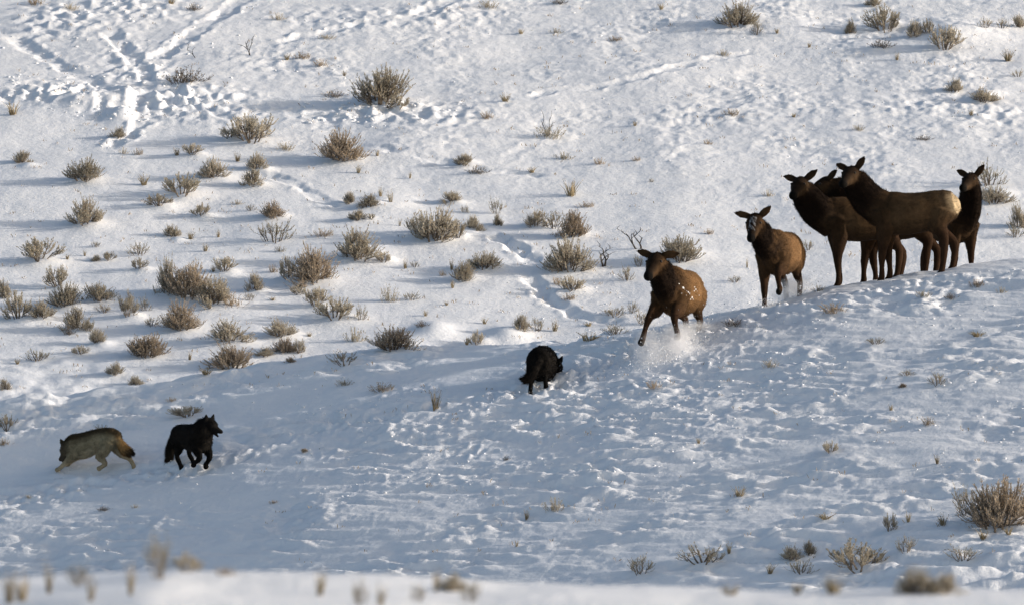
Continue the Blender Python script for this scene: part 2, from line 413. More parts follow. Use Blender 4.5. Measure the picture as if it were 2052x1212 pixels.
DEAD = [
 (383,119,20,32,"small dark dead twig at the upper left, nearest the churned snow"),
 (493,112,36,44,"forked dead twig upper left, right of the smaller one"),
 (1099,274,30,52,"dead upright twig standing in low sprigs, above centre"),
 (1216,536,40,52,"twisted dark dead branch between the globe-shaped sagebrush and the elk"),
 (1262,500,52,48,"antler-shaped bare branch rising behind the nearest running elk's head"),
]
# tufts on the blurred bank close to the camera (base may lie below the frame)
BANK = [
 (20,1208,30,62,'G'),(45,1204,34,52,'G'),(98,1188,24,54,'G'),(162,1172,44,42,'P'),(182,1204,24,42,'G'),(262,1192,22,58,'G'),
 (318,1160,46,92,'P'),(374,1146,46,36,'O'),(455,1152,34,14,'L'),(532,1144,50,44,'O'),(640,1192,28,48,'G'),(722,1212,28,54,'P'),
 (762,1214,22,40,'G'),(838,1204,24,34,'P'),(874,1186,18,46,'G'),(908,1184,40,32,'S'),(944,1206,34,42,'P'),
 (1838,1190,66,48,'S'),(1892,1190,52,38,'S'),(1672,1190,54,34,'G'),(1465,1192,46,18,'G'),(1597,1190,28,20,'G'),
]
for (_u, _v, _w, _h, _k, _l) in SHRUBS:
    if _v < 700 and _w > 30 and _k in 'SRO' and not (_u > 1150 and _v > 560):
        _x, _y = back_xy(_u, _v)
        SHRUB_MOUNDS.append((_x + 0.1, _y + 0.1, _w / 122 * 0.55, 0.05 + 0.03 * (_w / 90.0)))
H = height(GX_, GY_)

def ground_z(x, y):
    i = int(np.clip(np.searchsorted(gx, x) - 1, 0, len(gx) - 2)); j = int(np.clip(np.searchsorted(gy, y) - 1, 0, len(gy) - 2))
    a = (x - gx[i]) / (gx[i + 1] - gx[i]); b = (y - gy[j]) / (gy[j + 1] - gy[j])
    return float((H[j, i] * (1 - a) + H[j, i + 1] * a) * (1 - b) + (H[j + 1, i] * (1 - a) + H[j + 1, i + 1] * a) * b)

def hit(u, v, y0=100.0, y1=160.0):
    """first snow point met by the line of sight through photo pixel (u, v)"""
    ys = np.arange(y0, y1, 0.05)
    xs = (u - CU) / FPX * ys; zs = -(v - CV) / FPX * ys
    i = np.clip(np.searchsorted(gx, xs) - 1, 0, len(gx) - 2); j = np.clip(np.searchsorted(gy, ys) - 1, 0, len(gy) - 2)
    a = (xs - gx[i]) / (gx[i + 1] - gx[i]); b = (ys - gy[j]) / (gy[j + 1] - gy[j])
    hh = (H[j, i] * (1 - a) + H[j, i + 1] * a) * (1 - b) + (H[j + 1, i] * (1 - a) + H[j + 1, i + 1] * a) * b
    k = np.nonzero(hh >= zs)[0]
    k = int(k[0]) if len(k) else len(ys) - 1
    return Vector((xs[k], ys[k], hh[k]))

snow_mat, sn, sl, sb = new_mat("snow", 0.62, 0.25)
sb.inputs["Base Color"].default_value = (0.83, 0.85, 0.88, 1)
_tc = sn.new("ShaderNodeTexCoord")
_mp = sn.new("ShaderNodeMapping"); _mp.inputs["Scale"].default_value = (1, 1, 1)
_n1 = sn.new("ShaderNodeTexNoise"); _n1.inputs["Scale"].default_value = 11.0; _n1.inputs["Detail"].default_value = 6.0; _n1.inputs["Roughness"].default_value = 0.65
_n2 = sn.new("ShaderNodeTexNoise"); _n2.inputs["Scale"].default_value = 1.1; _n2.inputs["Detail"].default_value = 4.0
_bp = sn.new("ShaderNodeBump"); _bp.inputs["Strength"].default_value = 0.55; _bp.inputs["Distance"].default_value = 0.03
_cr = sn.new("ShaderNodeValToRGB")
_cr.color_ramp.elements[0].position = 0.3; _cr.color_ramp.elements[0].color = (0.80, 0.82, 0.86, 1)
_cr.color_ramp.elements[1].position = 0.7; _cr.color_ramp.elements[1].color = (0.87, 0.88, 0.90, 1)
sl.new(_tc.outputs["Object"], _n1.inputs["Vector"]); sl.new(_tc.outputs["Object"], _n2.inputs["Vector"])
sl.new(_n1.outputs["Fac"], _bp.inputs["Height"]); sl.new(_bp.outputs["Normal"], sb.inputs["Normal"])
sl.new(_n2.outputs["Fac"], _cr.inputs["Fac"]); sl.new(_cr.outputs["Color"], sb.inputs["Base Color"])

def grid_mesh(name, X, Y, Z):
    ny, nx = X.shape
    me = bpy.data.meshes.new(name)
    co = np.stack([X, Y, Z], -1).reshape(-1, 3).astype(np.float32)
    idx = np.arange(nx * ny).reshape(ny, nx)
    q = np.stack([idx[:-1, :-1], idx[:-1, 1:], idx[1:, 1:], idx[1:, :-1]], -1).reshape(-1, 4)
    me.vertices.add(len(co)); me.vertices.foreach_set("co", co.ravel())
    me.loops.add(q.size); me.loops.foreach_set("vertex_index", q.ravel().astype(np.int32))
    me.polygons.add(len(q)); me.polygons.foreach_set("loop_start", (np.arange(len(q)) * 4).astype(np.int32))
    me.polygons.foreach_set("use_smooth", np.ones(len(q), bool))
    me.update(calc_edges=True)
    return me
_gm = grid_mesh("snow_hillside", GX_, GY_, H)
_gm.materials.append(snow_mat)
ground = link(bpy.data.objects.new("snow_hillside", _gm))
ground["kind"] = "structure"
ground["label"] = "snow covered sagebrush hillside with a shaded ridge in front"
print("ground quads", len(_gm.polygons))
# ------------------------------------------------------------------ plant materials
def plant_mat(name, c0, c1, c2, rough=0.9, trans=0.0):
    m, n, l, b = new_mat(name, rough, 0.1)
    oi = n.new("ShaderNodeObjectInfo")
    tc = n.new("ShaderNodeTexCoord")
    nz = n.new("ShaderNodeTexNoise"); nz.inputs["Scale"].default_value = 5.0; nz.inputs["Detail"].default_value = 3.0
    l.new(tc.outputs["Object"], nz.inputs["Vector"])
    r = n.new("ShaderNodeValToRGB"); r.color_ramp.interpolation = 'LINEAR'
    r.color_ramp.elements[0].color = (*c0, 1); r.color_ramp.elements[1].color = (*c2, 1)
    r.color_ramp.elements[0].position = 0.2; r.color_ramp.elements[1].position = 0.85
    e = r.color_ramp.elements.new(0.5); e.color = (*c1, 1)
    mx = n.new("ShaderNodeMath"); mx.operation = 'MULTIPLY_ADD'; mx.inputs[1].default_value = 0.9
    ad = n.new("ShaderNodeMath"); ad.operation = 'MULTIPLY'; ad.inputs[1].default_value = 0.38
    l.new(oi.outputs["Random"], ad.inputs[0])
    l.new(nz.outputs["Fac"], mx.inputs[0]); l.new(ad.outputs[0], mx.inputs[2])
    sb2 = n.new("ShaderNodeMath"); sb2.operation = 'SUBTRACT'; sb2.inputs[1].default_value = 0.16
    l.new(mx.outputs[0], sb2.inputs[0]); l.new(sb2.outputs[0], r.inputs["Fac"])
    l.new(r.outputs["Color"], b.inputs["Base Color"])
    if trans > 0:
        t = n.new("ShaderNodeBsdfTranslucent"); ms = n.new("ShaderNodeMixShader"); ms.inputs[0].default_value = trans
        l.new(r.outputs["Color"], t.inputs["Color"]); l.new(b.outputs[0], ms.inputs[1]); l.new(t.outputs[0], ms.inputs[2])
        l.new(ms.outputs[0], n["Material Output"].inputs["Surface"])
    return m
M_SAGE = plant_mat("sage_leaf", (0.34, 0.305, 0.24), (0.50, 0.45, 0.36), (0.66, 0.60, 0.50), trans=.5)
M_RUST = plant_mat("russet_leaf", (0.31, 0.25, 0.185), (0.46, 0.38, 0.29), (0.61, 0.525, 0.42), trans=.5)
M_PALE = plant_mat("pale_leaf", (0.28, 0.25, 0.18), (0.38, 0.34, 0.25), (0.50, 0.45, 0.35), trans=.35)
M_GRASS = plant_mat("dry_grass", (0.24, 0.195, 0.125), (0.34, 0.28, 0.18), (0.46, 0.38, 0.26), trans=.3)
M_STEM = plant_mat("sage_stem", (0.11, 0.09, 0.072), (0.17, 0.142, 0.115), (0.25, 0.215, 0.18))
M_DEAD = plant_mat("dead_wood", (0.022, 0.018, 0.016), (0.045, 0.038, 0.034), (0.09, 0.08, 0.07))

def tube_into(V, Fc, pts, rads, seg=4):
    base = len(V); n = len(pts)
    for i, p in enumerate(pts):
        t = (pts[min(i + 1, n - 1)] - pts[max(i - 1, 0)]).normalized()
        a = t.orthogonal().normalized(); b = t.cross(a)
        for k in range(seg):
            g = 2 * math.pi * k / seg
            V.append(p + (a * math.cos(g) + b * math.sin(g)) * rads[i])
    for i in range(n - 1):
        for k in range(seg):
            k2 = (k + 1) % seg
            Fc.append((base + i * seg + k, base + i * seg + k2, base + (i + 1) * seg + k2, base + (i + 1) * seg + k))

def leaf_into(V, Fc, p, d, ln, wd, rnd):
    s = d.orthogonal().normalized()
    s = Quaternion(d, rnd.uniform(0, 6.28)) @ s
    i = len(V)
    V.extend([p, p + d * ln * .55 + s * wd * .5, p + d * ln, p + d * ln * .5 - s * wd * .5])
    Fc.append((i, i + 1, i + 2, i + 3))

def sage_mesh(seed, n_clump, n_shoot, n_leaf, mat, clump_r=.12, leaf_len=.05, leaf_w=.012, flat=.5, tall=.25, bare=.15):
    """unit sagebrush, about 1 m wide and 1 m high: clumps of brushy upright shoots; returns (stem mesh, foliage mesh)"""
    rnd = random.Random(seed)
    SV, SF, LV, LF = [], [], [], []
    for m in range(n_clump):
        az = 2.4 * m + rnd.uniform(-.5, .5)
        r = .42 * math.sqrt((m + .6) / n_clump) * rnd.uniform(.8, 1.12)
        top = (1 - flat * (r / .42) ** 2) * rnd.uniform(.72, 1.0)
        tip = Vector((math.cos(az) * r, math.sin(az) * r, top))
        b0 = Vector((rnd.gauss(0, .035), rnd.gauss(0, .035), -.08))
        mid = b0.lerp(tip, .45) + Vector((0, 0, -.06 - .10 * r))
        hub = b0.lerp(tip, .7) + Vector((0, 0, -.05))
        tube_into(SV, SF, [b0, mid, hub], [.022, .014, .007])
        for si in range(n_shoot):
            t0 = rnd.uniform(0, 1)
            p0 = mid.lerp(hub, t0)
            e = tip + Vector((rnd.gauss(0, clump_r), rnd.gauss(0, clump_r), -rnd.random() ** 1.3 * tall * 1.6 - .35 * (1 - t0) * top * .6))
            if e.z < p0.z + .12: e.z = p0.z + rnd.uniform(.10, .2)
            pm = p0.lerp(e, .5) + Vector(((e.x - p0.x) * .18, (e.y - p0.y) * .18, -.03))
            tube_into(SV, SF, [p0, pm, e], [.006, .0045, .002], 3)
            d = (e - pm).normalized()
            for q in range(n_leaf):
                t = bare + (1 - bare) * rnd.random() ** .75
                pp = p0.lerp(pm, t * 2) if t < .5 else pm.lerp(e, t * 2 - 1)
                ld = (d * rnd.uniform(.7, 1.4) + Vector((rnd.gauss(0, .36), rnd.gauss(0, .36), rnd.gauss(.1, .22)))).normalized()
                k = rnd.uniform(.6, 1.35)
                leaf_into(LV, LF, pp, ld, leaf_len * k, leaf_w * k, rnd)
    A = np.array([tuple(v) for v in LV])
    rr = np.percentile(np.hypot(A[:, 0], A[:, 1]), 94); zt = np.percentile(A[:, 2], 98)
    for vs in (SV, LV):
        for v in vs: v.x *= .5 / rr; v.y *= .5 / rr; v.z *= 1.0 / zt
    sm = bpy.data.meshes.new("stems"); sm.from_pydata([tuple(v) for v in SV], [], SF); sm.materials.append(M_STEM)
    lm = bpy.data.meshes.new("foliage"); lm.from_pydata([tuple(v) for v in LV], [], LF); lm.materials.append(mat)
    return sm, lm

def grass_mesh(seed, n, spread, mat, curl=0.25):
    rnd = random.Random(seed); V, F_ = [], []
    for i in range(n):
        az = rnd.uniform(0, 6.28); r0 = rnd.uniform(0, .16)
        b = Vector((math.cos(az) * r0, math.sin(az) * r0, -.08))
        lean = rnd.uniform(0, spread); az2 = az + rnd.uniform(-.8, .8)
        h = rnd.uniform(.45, 1.0)
        d = Vector((math.cos(az2) * lean, math.sin(az2) * lean, 1)).normalized()
        m = b + d * h * .55
        e = b + d * h + Vector((math.cos(az2), math.sin(az2), -.3)) * curl * h * rnd.random()
        s = d.orthogonal().normalized(); s = Quaternion(d, rnd.uniform(0, 6.28)) @ s
        w = rnd.uniform(.012, .026)
        k = len(V)
        V.extend([b - s * w, b + s * w, m + s * w * .9, m - s * w * .9, e])
        F_.extend([(k, k + 1, k + 2, k + 3), (k + 3, k + 2, k + 4)])
        if rnd.random() < .35:                      # seed head
            for _ in range(4):
                leaf_into(V, F_, m.lerp(e, rnd.uniform(.5, 1)), (d + Vector((rnd.gauss(0, .4), rnd.gauss(0, .4), 0))).normalized(), .09, .03, rnd)
    A = np.array([tuple(v) for v in V])
    rr = np.percentile(np.hypot(A[:, 0], A[:, 1]), 95); zt = np.percentile(A[:, 2], 98)
    for v in V: v.x *= .5 / rr; v.y *= .5 / rr; v.z *= 1.0 / zt
    me = bpy.data.meshes.new("grass_blades"); me.from_pydata([tuple(v) for v in V], [], F_); me.materials.append(mat)
    return me

def sprig_mesh(seed, n, mat):
    """short leafy sprigs poking through snow along a low mat: 1 wide, 1 high"""
    rnd = random.Random(seed); V, F_ = [], []
    for i in range(n):
        x = max(-.45, min(.45, rnd.gauss(0, .2))); y = max(-.4, min(.4, rnd.gauss(0, .17))); h = rnd.uniform(.35, 1.0) * (1 - min(.6, abs(x)))
        p = Vector((x, y, -.15)); d = Vector((x * .9 + rnd.gauss(0, .35), rnd.gauss(0, .3), 1)).normalized()
        e = p + d * (h + .1)
        tube_into(V, F_, [p, e], [.012, .004], 3)
        for q in range(13):
            leaf_into(V, F_, p.lerp(e, rnd.uniform(.3, 1)), (d + Vector((rnd.gauss(0, .5), rnd.gauss(0, .5), rnd.gauss(0, .3)))).normalized(), rnd.uniform(.07, .14), .026, rnd)
    A = np.array([tuple(v) for v in V])
    rr = np.percentile(np.abs(A[:, 0]), 96); zt = np.percentile(A[:, 2], 98)
    for v in V: v.x *= .5 / rr; v.y *= .5 / rr; v.z *= 1.0 / zt
    me = bpy.data.meshes.new("sprigs"); me.from_pydata([tuple(v) for v in V], [], F_); me.materials.append(mat)
    return me

def dead_mesh(seed, forks):
    rnd = random.Random(seed); V, F_ = [], []
    def grow(p, d, L, r, lv):
        pts = [p]; rr = [r]; q = p.copy(); dd = d.copy()
        for i in range(5):
            dd = (dd + Vector((rnd.gauss(0, .28), rnd.gauss(0, .2), rnd.gauss(.05, .15)))).normalized()
            q = q + dd * L / 5; pts.append(q.copy()); rr.append(r * (1 - .13 * (i + 1)))
            if lv > 0 and i in (1, 3) and rnd.random() < .9:
                nd = (dd + Vector((rnd.choice([-1, 1]) * rnd.uniform(.5, 1.0), rnd.gauss(0, .3), rnd.uniform(0, .5)))).normalized()
                grow(q.copy(), nd, L * rnd.uniform(.45, .65), r * .62, lv - 1)
        rr[-1] = r * .15
        tube_into(V, F_, pts, rr, 5)
    for k in range(forks):
        grow(Vector((rnd.uniform(-.12, .12), 0, -.08)), Vector((rnd.uniform(-.6, .6), rnd.uniform(-.2, .2), 1)).normalized(), .85, .030, 2)
    lo = min(v.x for v in V); hi = max(v.x for v in V); zt = max(v.z for v in V)
    V = [Vector(((v.x - (lo + hi) / 2) / (hi - lo), v.y / (hi - lo), v.z / zt)) for v in V]
    me = bpy.data.meshes.new("dead_branch"); me.from_pydata([tuple(v) for v in V], [], F_); me.materials.append(M_DEAD)
    return me

VAR = {'S': [], 'O': [], 'R': [], 'P': [], 'G': [], 'L': []}
for k in range(5):
    VAR['S'].append(sage_mesh(10 + k, 19, 14, 24, M_SAGE, clump_r=.095, flat=.62, leaf_len=.046, leaf_w=.011))
    VAR['O'].append(sage_mesh(30 + k, 10, 12, 24, M_SAGE, clump_r=.055, flat=.35, leaf_len=.055, leaf_w=.013, bare=.2))
    VAR['R'].append(sage_mesh(50 + k, 22, 15, 24, M_RUST, clump_r=.11, flat=.68, tall=.2, leaf_len=.042, leaf_w=.010))
    VAR['P'].append(sage_mesh(70 + k, 9, 8, 14, M_PALE, clump_r=.07, flat=.4, leaf_len=.05, leaf_w=.010, bare=.3))
    VAR['G'].append(grass_mesh(90 + k, 46, .5, M_GRASS))
    VAR['L'].append(sprig_mesh(110 + k, 44, [M_RUST, M_SAGE, M_STEM, M_SAGE, M_RUST][k]))

LOOK = {'S': ("grey-olive sagebrush", "shrub"), 'O': ("open sagebrush", "shrub"), 'R': ("russet sagebrush", "shrub"),
        'P': ("pale sparse sagebrush", "shrub"), 'G': ("dry grass tuft", "grass tuft"), 'L': ("low dark sprigs", "sprigs")}
NAME = {'S': 'sagebrush', 'O': 'sagebrush', 'R': 'sagebrush', 'P': 'sagebrush', 'G': 'grass_tuft', 'L': 'sprig_clump'}
GROUP = {'S': 'sagebrush on the snowy hillside', 'O': 'sagebrush on the snowy hillside', 'R': 'sagebrush on the snowy hillside',
         'P': 'sagebrush on the snowy hillside', 'G': 'dry grass tufts in the snow', 'L': 'low sprigs poking through the snow'}
# landmarks that small plants are described by
MARKS = [(764,170,"the big lone sagebrush near the top"), (172,420,"the round upright bush at the left"), (78,500,"the fan-shaped bush at the left edge"),
         (365,370,"the double-crowned sagebrush"), (503,255,"the tall loose sagebrush"), (684,290,"the dense russet bush"), (400,560,"the long thicket"),
         (628,525,"the large brown bush"), (718,490,"the dark compact bush"), (872,450,"the broad central sagebrush"), (1140,505,"the globe-shaped sagebrush"),
         (362,625,"the domed bush"), (296,690,"the rust-red bush"), (463,712,"the dark brown ridge bush"), (790,675,"the rusty ridge bush"),
         (671,615,"the twin-clump bush"), (1478,25,"the full bush near the top"), (1772,40,"the tallest top right bush"), (1893,75,"the vase-shaped bush"),
         (2002,1000,"the biggest foreground bush"), (1717,1110,"the wide sparse shoots"), (1405,1105,"the long row of pale shoots"), (1350,600,"the nearest running elk"),
         (1555,540,"the second running elk"), (1800,450,"the standing elk group"), (1945,430,"the far right elk"), (1088,740,"the middle black wolf"),
         (395,880,"the left black wolf"), (185,900,"the grey wolf"), (383,100,"the small dead twig"), (553,460,"the pale brushy bush"), (130,600,"the far-left bush crowd"),
         (330,200,"the churned snow"), (1293,480,"the antler-shaped branch"), (1080,560,"the sunken trail")]
_used = {}
def auto_label(u, v, w, h, kind):
    size = "tiny" if max(w, h) < 17 else ("small" if max(w, h) < 34 else "medium")
    look, cat = LOOK[kind]
    cand = sorted(MARKS, key=lambda m: math.hypot((m[0] - u), (m[1] - v) * 1.2))
    best = None
    for m in cand[:3]:
        dx, dy = u - m[0], (v - h / 2) - m[1]
        D = math.hypot(dx, dy)
        ax = "right" if dx > 0 else "left"; ay = "below" if dy > 0 else "above"
        if abs(dx) > 2.2 * abs(dy): rel = ax + " of"
        elif abs(dy) > 2.2 * abs(dx): rel = ay
        else: rel = ay + " and " + ax + " of"
        near = "close " if D < 75 else ("well " if D > 190 else "")
        lab = f"{size} {look} {near}{rel} {m[2]}"
        if lab not in _used:
            best = lab; break
    if best is None:
        m = cand[0]; base = f"{size} {look} {rel} {m[2]}"
        for o in ("another", "third", "fourth", "fifth", "sixth", "seventh"):
            best = f"{o} {base}"
            if best not in _used: break
    _used[best] = 1
    return best

_vi = {k: 0 for k in VAR}
def place_plant(u, v, w, h, kind, label=None, rng=(100.0, 160.0), sink=0.03, group=None):
    p = hit(u, v, *rng)
    ppm = FPX / p.y
    W, Hh = w / ppm, h / ppm
    i = _vi[kind] % 5; _vi[kind] += 1
    rnd = random.Random(int(u * 7 + v * 13))
    rz = rnd.uniform(0, 6.28)
    ry = rnd.uniform(-.12, .12)
    if kind in 'SORP':
        sm, lm = VAR[kind][i]
        root = link(bpy.data.objects.new(NAME[kind], None))
        root.empty_display_size = .1
        link(bpy.data.objects.new("stems", sm), root)
        link(bpy.data.objects.new("foliage", lm), root)
        sx = W; sz = Hh * 1.02; sink = .20
    else:
        root = link(bpy.data.objects.new(NAME[kind], VAR[kind][i]))
        sx = W * (0.95 if kind == 'L' else 0.9); sz = Hh
    root.location = (p.x, p.y, p.z - sink * sz)
    root.scale = (sx * 1.06, sx * 1.06, sz * 0.98)
    root.rotation_euler = (0, ry, rz)
    if kind == 'L':
        root.rotation_euler = (0, 0, rnd.uniform(-.3, .3))
    tag(root, label or auto_label(u, v, w, h, kind), LOOK[kind][1], group or GROUP[kind])
    return root
for (u, v, w, h, kind, lab) in SHRUBS:
    place_plant(u, v, w, h, kind, lab)
for i, (u, v, w, h, lab) in enumerate(DEAD):
    p = hit(u, v); ppm = FPX / p.y
    o = link(bpy.data.objects.new("dead_branch", dead_mesh(201 + i * 3, 1 if w < 30 else 2)))
    o.location = p; o.scale = (w / ppm, w / ppm, h / ppm)
    tag(o, lab, "branch", "dead branches on the hillside")
_ordn = ["first", "second", "third", "fourth", "fifth", "sixth", "seventh", "eighth", "ninth", "tenth", "eleventh", "twelfth",
         "thirteenth", "fourteenth", "fifteenth", "sixteenth", "seventeenth", "eighteenth", "nineteenth", "twentieth", "twenty-first", "last"]
_bk = {'P': "pale sage sprig", 'S': "bushy sage sprig", 'O': "open sage sprig", 'G': "thin grass tuft", 'L': "flat dark sprigs"}
for i, (u, v, w, h, kind) in enumerate(sorted(BANK)):
    place_plant(u, v, w * 1.35, h * 1.25, kind, f"out-of-focus {_bk[kind]} on the near snow bank, {_ordn[i]} from the left", (24.0, 34.0), group="blurred tufts on the near bank")

# stray stalks and sprig tips too many to count
def stray_stalks():
    rnd = random.Random(321); V, F_ = [], []
    zones = [((0, 700), (300, 780), 170), ((700, 1300), (380, 690), 120), ((600, 2052), (0, 360), 200), ((0, 600), (0, 300), 60), ((1300, 2052), (380, 540), 40), ((500, 2052), (720, 1130), 130)]
    for (ua, ub), (va, vb), n in zones:
        for i in range(n):
            p = hit(rnd.uniform(ua, ub), rnd.uniform(va, vb))
            for j in range(rnd.randint(2, 6)):
                q = p + Vector((rnd.gauss(0, .04), rnd.gauss(0, .05), -.02))
                d = Vector((rnd.gauss(0, .4), rnd.gauss(0, .3), 1)).normalized(); L = rnd.uniform(.03, .10)
                leaf_into(V, F_, q, d, L, rnd.uniform(.008, .018), rnd)
                if rnd.random() < .5: leaf_into(V, F_, q + d * L * .5, (d + Vector((rnd.gauss(0, .6), rnd.gauss(0, .4), 0))).normalized(), L * .5, .014, rnd)
    o = mesh_obj("stray_stalks", V, F_, M_RUST)
    o["kind"] = "stuff"; o["label"] = "stray dry stalk tips poking through the snow everywhere"
stray_stalks()
# ------------------------------------------------------------------ animals: one continuous skin grown round a posed skeleton
def hide_mat(name, rough=0.85):
    m, n, l, b = new_mat(name, rough, 0.06)
    at = n.new("ShaderNodeAttribute"); at.attribute_name = "coat"
    tc = n.new("ShaderNodeTexCoord")
    nz = n.new("ShaderNodeTexNoise"); nz.inputs["Scale"].default_value = 14.0; nz.inputs["Detail"].default_value = 5.0; nz.inputs["Roughness"].default_value = 0.7
    l.new(tc.outputs["Object"], nz.inputs["Vector"])
    mr = n.new("ShaderNodeMapRange"); mr.inputs["From Min"].default_value = .25; mr.inputs["From Max"].default_value = .75
    mr.inputs["To Min"].default_value = .72; mr.inputs["To Max"].default_value = 1.28
    l.new(nz.outputs["Fac"], mr.inputs["Value"])
    nl = n.new("ShaderNodeTexNoise"); nl.inputs["Scale"].default_value = 3.2; nl.inputs["Detail"].default_value = 3.0  # broad coat mottling that also paints light over the muscles into the colour
    l.new(tc.outputs["Object"], nl.inputs["Vector"])
    ml = n.new("ShaderNodeMapRange"); ml.inputs["From Min"].default_value = .3; ml.inputs["From Max"].default_value = .7
    ml.inputs["To Min"].default_value = .70; ml.inputs["To Max"].default_value = 1.25
    l.new(nl.outputs["Fac"], ml.inputs["Value"])
    mm = n.new("ShaderNodeMath"); mm.operation = 'MULTIPLY'; l.new(mr.outputs[0], mm.inputs[0]); l.new(ml.outputs[0], mm.inputs[1])
    vm = n.new("ShaderNodeVectorMath"); vm.operation = 'SCALE'
    l.new(at.outputs["Color"], vm.inputs[0]); l.new(mm.outputs[0], vm.inputs["Scale"])
    l.new(vm.outputs[0], b.inputs["Base Color"])
    bp = n.new("ShaderNodeBump"); bp.inputs["Strength"].default_value = .4; bp.inputs["Distance"].default_value = .01
    n2 = n.new("ShaderNodeTexNoise"); n2.inputs["Scale"].default_value = 60.0
    l.new(tc.outputs["Object"], n2.inputs["Vector"]); l.new(n2.outputs["Fac"], bp.inputs["Height"]); l.new(bp.outputs[0], b.inputs["Normal"])
    return m
M_HIDE = hide_mat("animal_coat")
M_EYE, _a, _b, _c = new_mat("animal_eye", 0.4, 0.25); _c.inputs["Base Color"].default_value = (.006, .004, .003, 1)

def V3(*a): return Vector(a)

